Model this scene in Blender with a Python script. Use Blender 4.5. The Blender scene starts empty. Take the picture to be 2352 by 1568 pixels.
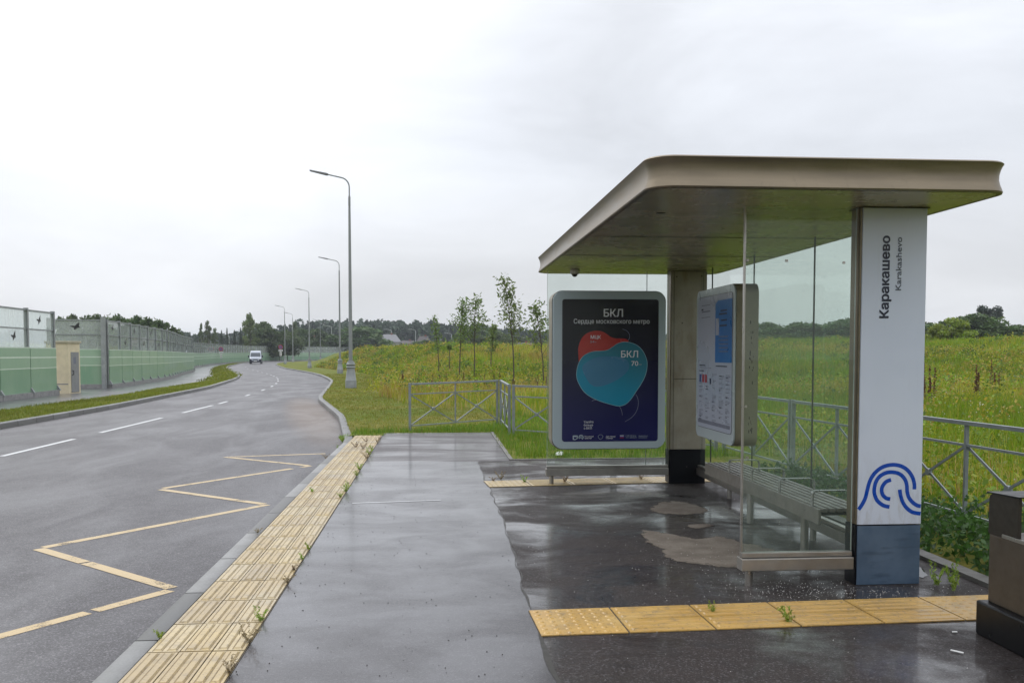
import bpy, math, random
import numpy as np
from mathutils import Vector, Matrix
random.seed(7); rng = np.random.default_rng(7)
SC = bpy.context.scene; COL = SC.collection
R = math.radians

# ------------------------------------------------------------------ camera
F_PX = 2130.0
cam_d = bpy.data.cameras.new('camera'); cam = bpy.data.objects.new('camera', cam_d); COL.objects.link(cam)
cam.location = (0, 0, 1.56)
cam.rotation_euler = (R(90 - 2.795), 0, -math.atan(176 / F_PX))
cam_d.sensor_fit = 'HORIZONTAL'; cam_d.sensor_width = 36
cam_d.lens = 36 * F_PX / 2352
cam_d.shift_y = (912 - 784) / 2352
cam_d.clip_start = .05; cam_d.clip_end = 6000
SC.camera = cam

# ------------------------------------------------------------------ sky, sun, exposure
SUN_EL, SUN_AZ = R(48), R(-35)          # azimuth measured from +Y towards +X
w = bpy.data.worlds.new("World"); SC.world = w; w.use_nodes = True
nt = w.node_tree; N = nt.nodes; L = nt.links
for n in list(N): N.remove(n)
out = N.new('ShaderNodeOutputWorld'); bg = N.new('ShaderNodeBackground')
sky = N.new('ShaderNodeTexSky'); sky.sky_type = 'NISHITA'; sky.sun_disc = False
sky.sun_elevation = SUN_EL; sky.sun_rotation = SUN_AZ; sky.air_density = 1.5; sky.dust_density = 4
tc = N.new('ShaderNodeTexCoord')
nrm = N.new('ShaderNodeVectorMath'); nrm.operation = 'NORMALIZE'; L.new(tc.outputs['Generated'], nrm.inputs[0])
sep = N.new('ShaderNodeSeparateXYZ'); L.new(nrm.outputs[0], sep.inputs[0])
def wm(op, a, b=None, clamp=False):
    m = N.new('ShaderNodeMath'); m.operation = op; m.use_clamp = clamp
    for i, v in enumerate([a, b]):
        if v is None: continue
        if isinstance(v, (int, float)): m.inputs[i].default_value = v
        else: L.new(v, m.inputs[i])
    return m.outputs[0]
# elevation ramp of the overcast
zc = wm('MAXIMUM', sep.outputs['Z'], 0.0)
ramp = N.new('ShaderNodeValToRGB'); L.new(zc, ramp.inputs[0])
e = ramp.color_ramp.elements
e[0].position = 0; e[0].color = (.745, .76, .785, 1)
e[1].position = 1; e[1].color = (1.75, 1.80, 1.92, 1)
for p, c in ((.06, (.76, .778, .81, 1)), (.2, (.785, .82, .885, 1)), (.38, (.86, .89, .95, 1)), (.6, (1.35, 1.38, 1.45, 1))):
    x = e.new(p); x.color = c
# bright break in the cloud, upper left
dotn = N.new('ShaderNodeVectorMath'); dotn.operation = 'DOT_PRODUCT'
gl = Vector((math.sin(R(-17)) * math.cos(R(27)), math.cos(R(-17)) * math.cos(R(27)), math.sin(R(27))))
L.new(nrm.outputs[0], dotn.inputs[0]); dotn.inputs[1].default_value = gl
glow = N.new('ShaderNodeMapRange'); glow.interpolation_type = 'SMOOTHSTEP'
glow.inputs['From Min'].default_value = .87; glow.inputs['From Max'].default_value = 1.0
glow.inputs['To Min'].default_value = 0; glow.inputs['To Max'].default_value = .38
L.new(dotn.outputs['Value'], glow.inputs[0])
mp = N.new('ShaderNodeMapping'); mp.inputs['Scale'].default_value = (1.0, 1.0, 3.2); L.new(nrm.outputs[0], mp.inputs[0])
n1 = N.new('ShaderNodeTexNoise'); n1.inputs['Scale'].default_value = 2.9; n1.inputs['Detail'].default_value = 7; n1.inputs['Roughness'].default_value = .55
n1.inputs['Distortion'].default_value = .4
L.new(mp.outputs[0], n1.inputs['Vector'])
cl = N.new('ShaderNodeMapRange'); cl.inputs['From Min'].default_value = .3; cl.inputs['From Max'].default_value = .72
cl.inputs['To Min'].default_value = -.13; cl.inputs['To Max'].default_value = .12
L.new(n1.outputs['Fac'], cl.inputs[0])
gsum = wm('ADD', glow.outputs[0], cl.outputs[0]); gsum = wm('ADD', gsum, 1.0)
mul = N.new('ShaderNodeVectorMath'); mul.operation = 'SCALE'; L.new(ramp.outputs[0], mul.inputs[0]); L.new(gsum, mul.inputs['Scale'])
skm = N.new('ShaderNodeVectorMath'); skm.operation = 'SCALE'; skm.inputs['Scale'].default_value = .1; L.new(sky.outputs[0], skm.inputs[0])
mix = N.new('ShaderNodeMix'); mix.data_type = 'RGBA'; mix.inputs['Factor'].default_value = .96
L.new(skm.outputs[0], mix.inputs['A']); L.new(mul.outputs[0], mix.inputs['B'])
L.new(mix.outputs['Result'], bg.inputs['Color']); bg.inputs['Strength'].default_value = 1.0
L.new(bg.outputs[0], out.inputs['Surface'])
sd = bpy.data.lights.new('sun', 'SUN'); so = bpy.data.objects.new('sun', sd); COL.objects.link(so)
sd.energy = 1.0; sd.angle = R(25); sd.color = (1, .96, .9)
sdir = Vector((math.sin(SUN_AZ) * math.cos(SUN_EL), math.cos(SUN_AZ) * math.cos(SUN_EL), math.sin(SUN_EL)))
so.rotation_euler = (-sdir).to_track_quat('-Z', 'Y').to_euler()
so.location = (0, 0, 50)
SC.view_settings.view_transform = 'Standard'; SC.view_settings.look = 'None'
SC.view_settings.exposure = 0.08; SC.view_settings.gamma = 1
SC.cycles.max_bounces = 8; SC.cycles.transparent_max_bounces = 24; SC.cycles.transmission_bounces = 6
SC.cycles.caustics_reflective = False; SC.cycles.caustics_refractive = False

# ------------------------------------------------------------------ helpers
class MB:
    def __init__(s): s.v = []; s.f = []; s.m = []
    def add(s, vs, fs, mi=0):
        b = len(s.v); s.v += [tuple(v) for v in vs]
        for f in fs: s.f.append(tuple(b + i for i in f)); s.m.append(mi)
        return s
    def box(s, x0, x1, y0, y1, z0, z1, mi=0):
        return s.add([(x0,y0,z0),(x1,y0,z0),(x1,y1,z0),(x0,y1,z0),(x0,y0,z1),(x1,y0,z1),(x1,y1,z1),(x0,y1,z1)],
                     [(0,3,2,1),(4,5,6,7),(0,1,5,4),(1,2,6,5),(2,3,7,6),(3,0,4,7)], mi)
    def bar(s, a, b, w, h, mi=0, up=(0,0,1)):
        a = Vector(a); b = Vector(b); d = (b - a).normalized(); u = Vector(up)
        if abs(d.dot(u)) > .99: u = Vector((0,1,0))
        x = d.cross(u).normalized(); y = x.cross(d).normalized()
        vs = [p + x * sx * w / 2 + y * sy * h / 2 for p in (a, b) for sx, sy in ((-1,-1),(1,-1),(1,1),(-1,1))]
        return s.add(vs, [(0,3,2,1),(4,5,6,7),(0,1,5,4),(1,2,6,5),(2,3,7,6),(3,0,4,7)], mi)
    def tube(s, pts, rad, n=8, mi=0, cap=True):
        pts = [Vector(p) for p in pts]
        if not hasattr(rad, '__len__'): rad = [rad] * len(pts)
        b = len(s.v); ref = None
        for i, p in enumerate(pts):
            d = (pts[min(i+1, len(pts)-1)] - pts[max(i-1, 0)]).normalized()
            if ref is None: ref = Vector((1,0,0)) if abs(d.x) < .9 else Vector((0,1,0))
            x = (ref - d * ref.dot(d)).normalized(); ref = x; y = d.cross(x)
            for k in range(n):
                a = 2 * math.pi * k / n
                s.v.append(tuple(p + (x * math.cos(a) + y * math.sin(a)) * rad[i]))
        for i in range(len(pts) - 1):
            for k in range(n):
                k2 = (k + 1) % n
                s.f.append((b+i*n+k, b+i*n+k2, b+(i+1)*n+k2, b+(i+1)*n+k)); s.m.append(mi)
        if cap:
            s.f.append(tuple(b + k for k in range(n))[::-1]); s.m.append(mi)
            e_ = b + (len(pts)-1) * n; s.f.append(tuple(e_ + k for k in range(n))); s.m.append(mi)
        return s
    def lathe(s, prof, n=16, c=(0,0), mi=0):   # prof [(r,z)]
        b = len(s.v)
        for r, z in prof:
            for k in range(n):
                a = 2*math.pi*k/n; s.v.append((c[0]+r*math.cos(a), c[1]+r*math.sin(a), z))
        for i in range(len(prof)-1):
            for k in range(n):
                k2 = (k+1) % n
                s.f.append((b+i*n+k, b+i*n+k2, b+(i+1)*n+k2, b+(i+1)*n+k)); s.m.append(mi)
        s.f.append(tuple(b+k for k in range(n))[::-1]); s.m.append(mi)
        e_ = b+(len(prof)-1)*n; s.f.append(tuple(e_+k for k in range(n))); s.m.append(mi)
        return s
    def prism(s, poly, fn, d0, d1, mi=0):   # poly 2D, fn(u,v,d)->xyz
        n = len(poly)
        vs = [fn(u, v, d0) for u, v in poly] + [fn(u, v, d1) for u, v in poly]
        fs = [tuple(range(n))[::-1], tuple(range(n, 2*n))] + [(i, (i+1) % n, n+(i+1) % n, n+i) for i in range(n)]
        return s.add(vs, fs, mi)
    def ribbon(s, pts, w, fn, d=0, mi=0):    # flat stroke along 2D polyline
        P = [Vector(p) for p in pts]; Lf = []; Rt = []
        for i, p in enumerate(P):
            t = (P[min(i+1, len(P)-1)] - P[max(i-1, 0)]).normalized(); nn = Vector((-t.y, t.x))
            Lf.append(p + nn*w/2); Rt.append(p - nn*w/2)
        n = len(P); vs = [fn(q.x, q.y, d) for q in Lf + Rt]
        return s.add(vs, [(i, i+1, n+i+1, n+i) for i in range(n-1)], mi)
    def build(s, name, mats, parent=None, smooth=False, local=False, bevel=0, fix=True):
        me = bpy.data.meshes.new(name)
        vs = s.v
        if parent is not None and not local:
            o_ = parent.location.copy()
            pp = parent.parent
            while pp is not None: o_ += pp.location; pp = pp.parent
            vs = [(x - o_.x, y - o_.y, z - o_.z) for x, y, z in vs]
        me.from_pydata(vs, [], s.f)
        if not isinstance(mats, (list, tuple)): mats = [mats]
        for m_ in mats: me.materials.append(m_)
        me.polygons.foreach_set('material_index', s.m)
        if smooth: me.polygons.foreach_set('use_smooth', [True]*len(s.f))
        me.update()
        if fix:
            import bmesh
            bm = bmesh.new(); bm.from_mesh(me); bmesh.ops.recalc_face_normals(bm, faces=bm.faces); bm.to_mesh(me); bm.free()
        o = bpy.data.objects.new(name, me); COL.objects.link(o)
        if parent is not None: o.parent = parent
        if bevel:
            b = o.modifiers.new('bevel', 'BEVEL'); b.width = bevel; b.segments = 2; b.limit_method = 'ANGLE'
        if smooth and not bevel:
            try: me.set_sharp_from_angle(angle=R(40))
            except Exception: pass
        return o

def empty(name, loc, rz=0):
    o = bpy.data.objects.new(name, None); COL.objects.link(o); o.location = loc; o.rotation_euler = (0, 0, rz)
    o.empty_display_size = .1
    return o
def tag(o, label=None, cat=None, group=None, kind=None):
    for k, v in (('label', label), ('category', cat), ('group', group), ('kind', kind)):
        if v: o[k] = v
        elif k in o.keys() and k != 'kind' and v == '': del o[k]
    return o
def kids(o): return [c for c in o.children]
def copy_tree(o, parent=None):
    c = o.copy(); COL.objects.link(c)
    if parent is not None: c.parent = parent
    for ch in kids(o): copy_tree(ch, c)
    return c

def mesh_np(name, V, Fq, mat, colors=None, tris=None, parent=None, mat2=None):
    """V (n,3), Fq (m,4) quads, tris (k,3); colors per vertex (n,3)"""
    me = bpy.data.meshes.new(name)
    nq = 0 if Fq is None else len(Fq); ntri = 0 if tris is None else len(tris)
    me.vertices.add(len(V)); me.vertices.foreach_set('co', np.asarray(V, np.float32).ravel())
    loops = []
    if nq: loops.append(np.asarray(Fq).ravel())
    if ntri: loops.append(np.asarray(tris).ravel())
    loops = np.concatenate(loops).astype(np.int32)
    me.loops.add(len(loops)); me.loops.foreach_set('vertex_index', loops)
    starts = np.concatenate([np.arange(nq)*4, nq*4 + np.arange(ntri)*3]).astype(np.int32)
    me.polygons.add(nq+ntri); me.polygons.foreach_set('loop_start', starts)
    me.update(calc_edges=True)
    if colors is not None:
        a = me.color_attributes.new('Col', 'FLOAT_COLOR', 'POINT')
        c4 = np.ones((len(V), 4), np.float32); c4[:, :3] = colors
        a.data.foreach_set('color', c4.ravel())
    me.materials.append(mat); me.validate()
    o = bpy.data.objects.new(name, me); COL.objects.link(o)
    if parent is not None: o.parent = parent
    return o

# ------------------------------------------------------------------ materials
class NT:
    def __init__(s, name):
        s.m = bpy.data.materials.new(name); s.m.use_nodes = True
        s.t = s.m.node_tree; s.N = s.t.nodes; s.L = s.t.links
        s.b = s.N['Principled BSDF']; s.out = s.N['Material Output']
        s.tc = None
    def coord(s, kind='Object', scale=(1,1,1)):
        if s.tc is None: s.tc = s.N.new('ShaderNodeTexCoord')
        m = s.N.new('ShaderNodeMapping'); m.inputs['Scale'].default_value = scale
        s.L.new(s.tc.outputs[kind], m.inputs[0]); return m.outputs[0]
    def pos(s, scale=(1,1,1)):
        g = s.N.new('ShaderNodeNewGeometry'); m = s.N.new('ShaderNodeMapping'); m.inputs['Scale'].default_value = scale
        s.L.new(g.outputs['Position'], m.inputs[0]); return m.outputs[0]
    def noise(s, vec, scale, detail=3, rough=.5, dist=0):
        n = s.N.new('ShaderNodeTexNoise'); n.inputs['Scale'].default_value = scale; n.inputs['Detail'].default_value = detail
        n.inputs['Roughness'].default_value = rough; n.inputs['Distortion'].default_value = dist
        s.L.new(vec, n.inputs['Vector']); return n.outputs['Fac']
    def rng(s, v, a, b, c=0., d=1., smooth=True):
        n = s.N.new('ShaderNodeMapRange')
        if smooth: n.interpolation_type = 'SMOOTHSTEP'
        n.inputs['From Min'].default_value = a; n.inputs['From Max'].default_value = b
        n.inputs['To Min'].default_value = c; n.inputs['To Max'].default_value = d
        s.L.new(v, n.inputs[0]); return n.outputs[0]
    def mix(s, f, a, b):
        n = s.N.new('ShaderNodeMix'); n.data_type = 'RGBA'
        for k, v in (('Factor', f), ('A', a), ('B', b)):
            if isinstance(v, (int, float)): n.inputs[k].default_value = v
            elif isinstance(v, tuple): n.inputs[k].default_value = v if len(v) == 4 else v + (1,)
            else: s.L.new(v, n.inputs[k])
        return n.outputs['Result']
    def math(s, op, a, b=0.):
        n = s.N.new('ShaderNodeMath'); n.operation = op
        for i, v in enumerate((a, b)):
            if isinstance(v, (int, float)): n.inputs[i].default_value = v
            else: s.L.new(v, n.inputs[i])
        return n.outputs[0]
    def bump(s, h, strength=.3, dist=.01):
        n = s.N.new('ShaderNodeBump'); n.inputs['Strength'].default_value = strength; n.inputs['Distance'].default_value = dist
        s.L.new(h, n.inputs['Height']); s.L.new(n.outputs[0], s.b.inputs['Normal']); return n.outputs[0]
    def set(s, **k):
        for kk, v in k.items():
            i = s.b.inputs[kk.replace('_', ' ')]
            if hasattr(v, 'is_linked') or hasattr(v, 'node'): s.L.new(v, i)
            else: i.default_value = v if not isinstance(v, tuple) or len(v) == 4 else v + (1,)
        return s

def simple(name, col, rough=.5, metal=0., var=.12, scale=6., bump=0., spec=.5, coat=0.):
    t = NT(name); p = t.pos()
    n = t.noise(p, scale, 4, .6)
    f = t.rng(n, .3, .7, 1-var, 1+var, False)
    v = t.N.new('ShaderNodeVectorMath'); v.operation = 'SCALE'; v.inputs[0].default_value = col; t.L.new(f, v.inputs['Scale'])
    t.set(Base_Color=v.outputs[0], Metallic=metal)
    t.set(Roughness=t.rng(t.noise(p, scale*2.3, 3), .3, .7, max(.02, rough-.08), rough+.08, False))
    t.b.inputs['Specular IOR Level'].default_value = spec
    t.b.inputs['Coat Weight'].default_value = coat
    if bump: t.bump(t.noise(p, scale*12, 3), bump, .004)
    return t.m

M = {}
M['black'] = simple('black_plastic', (.012, .012, .013), .4)
M['galv'] = simple('galvanised_steel', (.30, .32, .34), .42, .45, .1, 14)
M['fence_paint'] = simple('grey_fence_paint', (.22, .245, .255), .40, .2, .14, 9)
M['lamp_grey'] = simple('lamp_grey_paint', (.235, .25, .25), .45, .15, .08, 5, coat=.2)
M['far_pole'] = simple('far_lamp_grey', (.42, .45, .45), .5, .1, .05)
M['concrete'] = simple('concrete', (.25, .25, .245), .6, 0, .22, 5, .25)
M['stain_steel'] = simple('brushed_steel', (.36, .34, .31), .33, .9, .12, 5)
M['rail_steel'] = simple('beam_steel', (.36, .34, .31), .38, .8, .18, 4)
M['pole_metal'] = simple('barrier_post_metal', (.29, .31, .31), .5, .25, .15, 4)
M['white_paint'] = simple('white_paint', (.72, .72, .7), .5, 0, .08, 8)
M['steelblue'] = simple('navy_paint_black', (.004, .0045, .007), .42, 0, .2, 5, spec=.2)
def m_pillar_blue():
    t = NT('blue_grey_plinth_paint'); p = t.pos((1, 1, 1))
    n = t.noise(p, 3.5, 6, .65); n2 = t.noise(t.pos((2, 2, 9)), 3, 4)
    c = t.mix(t.rng(n, .3, .7), (.05, .085, .135), (.085, .13, .19))
    c = t.mix(t.rng(n2, .56, .75, 0, .55), c, (.03, .05, .08))
    t.set(Base_Color=c, Roughness=t.rng(n, .3, .7, .3, .55)); return t.m
M['plinth'] = m_pillar_blue()
def m_panel_stone():
    t = NT('stained_beige_cladding'); p = t.pos()
    n = t.noise(p, 2.2, 6, .6); n2 = t.noise(t.pos((3, 3, .7)), 3, 5, .6); n3 = t.noise(p, 60, 2)
    c = t.mix(t.rng(n, .3, .7), (.31, .27, .21), (.42, .375, .31))
    c = t.mix(t.rng(n2, .5, .75, 0, .6), c, (.21, .155, .10))
    c = t.mix(t.rng(n3, .66, .72, 0, .4), c, (.08, .06, .04))
    t.set(Base_Color=c, Roughness=.42, Metallic=.1); return t.m
M['cladding'] = m_panel_stone()
def m_white_panel():
    t = NT('white_sign_panel'); p = t.pos()
    n = t.noise(p, 1.5, 4)
    c = t.mix(t.rng(n, .3, .7), (.53, .585, .68), (.58, .63, .72))
    sp = t.N.new('ShaderNodeSeparateXYZ'); t.L.new(t.pos(), sp.inputs[0])
    dn = t.noise(t.pos((9, 9, 2.5)), 3, 6, .7)
    c = t.mix(t.math('MULTIPLY', t.rng(sp.outputs['Z'], .42, 1.0, .40, .0), t.rng(dn, .45, .7)), c, (.30, .28, .24))
    c = t.mix(t.rng(t.noise(t.pos((14, 14, .6)), 3, 4, .6), .58, .8, 0, .22), c, (.36, .37, .38))
    t.set(Base_Color=c, Roughness=.28); t.b.inputs['Coat Weight'].default_value = .3; return t.m
M['white_panel'] = m_white_panel()
def m_bronze(name, col, rough, aniso=True, metal=.85):
    t = NT(name); p = t.pos((1, 1, 6)); n = t.noise(p, 2.2, 5, .6); nf = t.noise(t.pos(), 320, 2)
    c = t.mix(t.rng(n, .3, .7), tuple(x*.86 for x in col), tuple(x*1.1 for x in col))
    dr = t.noise(t.pos((16, 16, .8)), 2.2, 5, .7); c = t.mix(t.rng(dr, .55, .75, 0, .35), c, tuple(x*.55 for x in col))
    sm = t.noise(t.pos(), 6, 5, .7); c = t.mix(t.rng(sm, .62, .8, 0, .3), c, tuple(x*1.5 for x in col))
    t.set(Base_Color=c, Metallic=metal, Roughness=t.rng(n, .3, .7, rough-.05, rough+.06)); t.bump(nf, .06, .001); return t.m
M['fascia'] = m_bronze('bronze_roof_edge', (.215, .178, .125), .40, metal=.7)
M['soffit'] = m_bronze('bronze_soffit', (.50, .45, .37), .26, metal=.22)
M['corner'] = m_bronze('bronze_post', (.20, .165, .11), .38)
M['bench'] = simple('bench_slat', (.20, .185, .165), .42, .35, .15, 8)
M['arm'] = simple('bench_arm_steel', (.42, .42, .41), .3, .8, .08, 8)
M['bin_brown'] = simple('bin_brown_steel', (.085, .067, .048), .45, .35, .15, 12, .05)
M['bin_shaded'] = simple('bin_brown_shaded', (.030, .024, .017), .5, .3, .2, 12)  # bin brown made darker: shade inside the hood put into the colour
M['bin_black'] = simple('bin_black_base', (.006, .006, .007), .35, spec=.25)
M['cab_frame'] = simple('cabinet_frame', (.42, .50, .53), .35, .1, .015, 1)
M['cab_side'] = simple('cabinet_side', (.27, .24, .175), .4, .35, .12, 5)
M['cab_front'] = simple('info_frame', (.46, .52, .52), .3, .1, .015, 1)
M['paper'] = simple('white_notice_sheet', (.42, .45, .52), .3, 0, .015, 1)
M['ink'] = simple('dark_ink', (.03, .035, .06), .5)
M['ink2'] = simple('grey_ink', (.17, .18, .22), .5)
M['blue_print'] = simple('blue_print', (.03, .16, .42), .35, 0, .05, 3)
M['red_print'] = simple('red_print', (.35, .04, .05), .4)
M['sign_blue'] = simple('logo_blue', (.003, .055, .36), .3, 0, .03)
M['text_dark'] = simple('lettering_navy', (.008, .012, .03), .35, 0, .03)
M['text_grey'] = simple('lettering_grey', (.07, .085, .105), .35, 0, .03)
M['car_white'] = simple('van_white', (.42, .46, .53), .25, 0, .03, 2, coat=.6)
M['car_black'] = simple('van_black_plastic', (.015, .015, .03), .45)
M['car_glass'] = simple('van_glass', (.05, .06, .075), .08)
M['rubber'] = simple('tyre_rubber', (.012, .012, .012), .8)
M['headlight'] = simple('headlamp_lens', (.5, .52, .55), .1)
M['cream'] = simple('cream_render', (.70, .61, .42), .65, 0, .10, 3, .15)
M['cream_d'] = simple('cream_lid', (.42, .38, .27), .65, 0, .15, 5, .15)
M['door_grey'] = simple('door_grey', (.27, .275, .28), .45, .2, .08, 4)
M['sign_red'] = simple('sign_red', (.42, .05, .07), .4, 0, .05)
M['sign_navy'] = simple('sign_navy', (.04, .07, .22), .4, 0, .05)
M['seam'] = simple('dark_joint', (.02, .018, .014), .5)
M['brick'] = simple('brick_red', (.22, .075, .05), .8, 0, .2, 3)
M['roof_grey'] = simple('roof_slate', (.20, .20, .215), .7, 0, .1, 2)
M['roof_brown'] = simple('roof_brown', (.075, .065, .065), .7, 0, .1, 2)
M['house_white'] = simple('house_render', (.50, .48, .45), .8, 0, .05, 2)
M['window'] = simple('window_glass', (.04, .05, .06), .1)
M['glass_edge'] = simple('glass_edge', (.36, .42, .38), .15, .1)

def m_glass(name, tint, dirt=.04, dirt_haze_col=(.5, .52, .5), refl=1.0, streak=True):
    t = NT(name); t.N.remove(t.b)
    tr = t.N.new('ShaderNodeBsdfTransparent'); tr.inputs[0].default_value = tint + (1,)
    g = t.N.new('ShaderNodeBsdfGlossy'); g.inputs['Roughness'].default_value = .02; g.inputs[0].default_value = (.95, .98, .97, 1)
    df = t.N.new('ShaderNodeBsdfDiffuse'); df.inputs[0].default_value = dirt_haze_col + (1,)
    fr = t.N.new('ShaderNodeFresnel'); fr.inputs['IOR'].default_value = 1.5
    a = t.N.new('ShaderNodeMixShader'); b = t.N.new('ShaderNodeMixShader')
    n = t.noise(t.pos((2, 2, .6)), 2.0, 5, .6); d = t.rng(n, .3, .75, dirt*.85, dirt*1.2, False)
    n3 = t.noise(t.pos(), 45, 2); d = t.math('ADD', d, t.rng(n3, .73, .76, 0, .25))
    t.L.new(d, a.inputs[0]); t.L.new(tr.outputs[0], a.inputs[1]); t.L.new(df.outputs[0], a.inputs[2])
    ge = t.N.new('ShaderNodeNewGeometry')
    f = t.math('MULTIPLY', fr.outputs[0], t.math('SUBTRACT', 1.0, ge.outputs['Backfacing'])); f = t.math('MINIMUM', t.math('MULTIPLY', f, refl), .6)
    t.L.new(f, b.inputs[0]); t.L.new(a.outputs[0], b.inputs[1]); t.L.new(g.outputs[0], b.inputs[2])
    t.L.new(b.outputs[0], t.out.inputs['Surface']); return t.m
M['glass'] = m_glass('shelter_glass', (.92, .955, .935), .06, (.42, .50, .44), .55)
M['glass_end'] = m_glass('end_panel_glass', (.92, .96, .935), .05, (.42, .50, .44), .7)
M['clear'] = m_glass('clear_barrier_pane', (.92, .95, .94), .27, (.74, .79, .75), .8)  # haze lightening the panes is put into this pale film colour, with dirt specks

def m_green_panel():
    t = NT('green_barrier_panel')
    sp = t.N.new('ShaderNodeSeparateXYZ'); t.L.new(t.coord('Object'), sp.inputs[0]); z = sp.outputs['Z']
    n = t.noise(t.pos((1, 1, 1)), .9, 4); n2 = t.noise(t.pos((6, 6, .5)), 2.5, 4)
    low = t.mix(t.rng(n, .3, .7), (.19, .34, .215), (.24, .385, .25))
    midc = t.mix(t.rng(n, .3, .7), (.27, .42, .28), (.32, .46, .32))
    c = t.mix(t.rng(z, .955, .96), low, midc)
    c = t.mix(t.rng(n2, .5, .8, 0, .35), c, (.33, .38, .28))
    t.set(Base_Color=c, Roughness=.4); t.b.inputs['Coat Weight'].default_value = .2; return t.m
M['green'] = m_green_panel()
M['green_strip'] = simple('pale_green_band', (.31, .46, .31), .4, 0, .06)
M['stripe_white'] = simple('pale_stripe', (.60, .70, .58), .4, 0, .06)

# ground materials -------------------------------------------------
def m_asphalt(name, c0, c1, wet_lo, wet_hi, streak=(1,1,1), wscale=.6, rough=(.62, .20), coat=(.15, .9), coatr=.10, stones=.0, spec=.5, dark=(.018, .017, .018), dist=.6, dirt=False):
    t = NT(name); p = t.pos()
    fine = t.noise(p, 95, 4, .7); mid = t.noise(p, 7, 5, .6); big = t.noise(t.pos(streak), wscale, 9, .62, dist)
    c = t.mix(t.rng(fine, .3, .7), c0, c1)
    c = t.mix(t.rng(mid, .35, .75, 0, .45), c, dark)
    if stones:
        vo = t.N.new('ShaderNodeTexVoronoi'); vo.inputs['Scale'].default_value = 120; t.L.new(p, vo.inputs['Vector'])
        vc = t.N.new('ShaderNodeSeparateColor'); t.L.new(vo.outputs['Color'], vc.inputs[0])
        st = t.rng(vc.outputs[0], .82, .95, 0, stones)
        c = t.mix(st, c, (.21, .20, .21))
    if dirt:
        sp = t.N.new('ShaderNodeSeparateXYZ'); t.L.new(p, sp.inputs[0])
        ex = t.math('DIVIDE', t.math('SUBTRACT', sp.outputs['X'], t.math('MULTIPLY', t.math('SUBTRACT', sp.outputs['Y'], 24.0), -.17)), 1.0)
        ex = t.math('DIVIDE', t.math('ADD', ex, 3.1), .85); ey = t.math('DIVIDE', t.math('SUBTRACT', sp.outputs['Y'], 26.0), 11.0)
        q = t.math('ADD', t.math('MULTIPLY', ex, ex), t.math('MULTIPLY', ey, ey)); q = t.math('ADD', q, t.math('MULTIPLY', mid, .8))
        c = t.mix(t.rng(q, .35, 1.5, .75, 0), c, (.13, .092, .066))
    wet = t.rng(big, wet_lo, wet_hi)
    t.set(Base_Color=c, Roughness=t.rng(wet, 0, 1, rough[0], rough[1], False))
    t.b.inputs['Specular IOR Level'].default_value = spec
    t.set(Coat_Weight=t.rng(wet, 0, 1, coat[0], coat[1], False))
    t.b.inputs['Coat Roughness'].default_value = coatr; t.b.inputs['Coat IOR'].default_value = 1.36
    h = t.math('ADD', t.math('MULTIPLY', fine, .5), t.math('MULTIPLY', mid, .7))
    bn = t.N.new('ShaderNodeBump'); bn.inputs['Distance'].default_value = .009
    t.L.new(h, bn.inputs['Height']); t.L.new(t.rng(wet, 0, 1, .75, .12, False), bn.inputs['Strength'])
    t.L.new(bn.outputs[0], t.b.inputs['Normal'])
    return t.m
M['road'] = m_asphalt('road_asphalt', (.018, .017, .020), (.092, .087, .097), .33, .70, (1, .35, 1), .9, (.60, .44), (.10, .26), .24, .5, spec=.34, dirt=True)
M['path'] = m_asphalt('wet_path_asphalt', (.022, .020, .023), (.062, .058, .066), .30, .68, (1.0, 1.5, 1), 1.15, (.46, .30), (.46, .70), .12, .20, spec=.4)
M['path_far'] = m_asphalt('far_path_asphalt', (.026, .021, .022), (.080, .070, .074), .38, .68, (.6, 1.6, 1), 1.0, (.6, .3), (.10, .62), .14, .2, spec=.4)
M['plaza'] = m_asphalt('dark_plaza_asphalt', (.012, .009, .009), (.046, .036, .033), .40, .66, (1.0, 1.3, 1), 1.1, (.68, .20), (.04, .82), .10, .26, spec=.2)
M['sidewalk'] = m_asphalt('far_sidewalk', (.06, .06, .063), (.12, .12, .125), .35, .6, (1, .5, 1), .4, (.5, .3), (.2, .6), .15)
def m_puddle():
    t = NT('puddle_water'); t.set(Base_Color=(.016, .014, .013), Roughness=.025)
    t.b.inputs['IOR'].default_value = 1.36; t.b.inputs['Specular IOR Level'].default_value = .62
    t.bump(t.noise(t.pos(), 9, 2), .012, .002); return t.m
M['puddle'] = m_puddle()
def m_tile(name, a, b, c):
    t = NT(name); p = t.pos()
    n = t.noise(p, 2.2, 6, .65); n2 = t.noise(p, 55, 3, .6); n3 = t.noise(t.pos((1.5, 1.5, 1)), 1.1, 3)
    vo = t.N.new('ShaderNodeTexVoronoi'); vo.inputs['Scale'].default_value = 2.0; t.L.new(t.pos((1, 1, 0)), vo.inputs['Vector'])
    col = t.mix(t.rng(n, .3, .7), a, b)
    col = t.mix(t.rng(n3, .5, .75, 0, .7), col, c)
    col = t.mix(t.rng(n2, .54, .72, 0, .65), col, (.12, .085, .045)); n4 = t.noise(p, 9, 6, .7); col = t.mix(t.rng(n4, .46, .74, 0, .62), col, (.19, .145, .085))
    t.set(Base_Color=col, Roughness=t.rng(n, .3, .7, .34, .6)); t.b.inputs['Coat Weight'].default_value = .25; t.b.inputs['Coat Roughness'].default_value = .2
    t.bump(n2, .25, .003); return t.m
M['tile'] = m_tile('yellow_tactile_tile', (.36, .265, .12), (.46, .35, .165), (.40, .345, .22))
M['tile2'] = m_tile('ochre_tactile_tile', (.40, .235, .055), (.48, .295, .075), (.50, .36, .15))
M['tile_b'] = m_tile('pale_yellow_tile', (.40, .31, .16), (.49, .39, .21), (.36, .31, .21))
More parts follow.
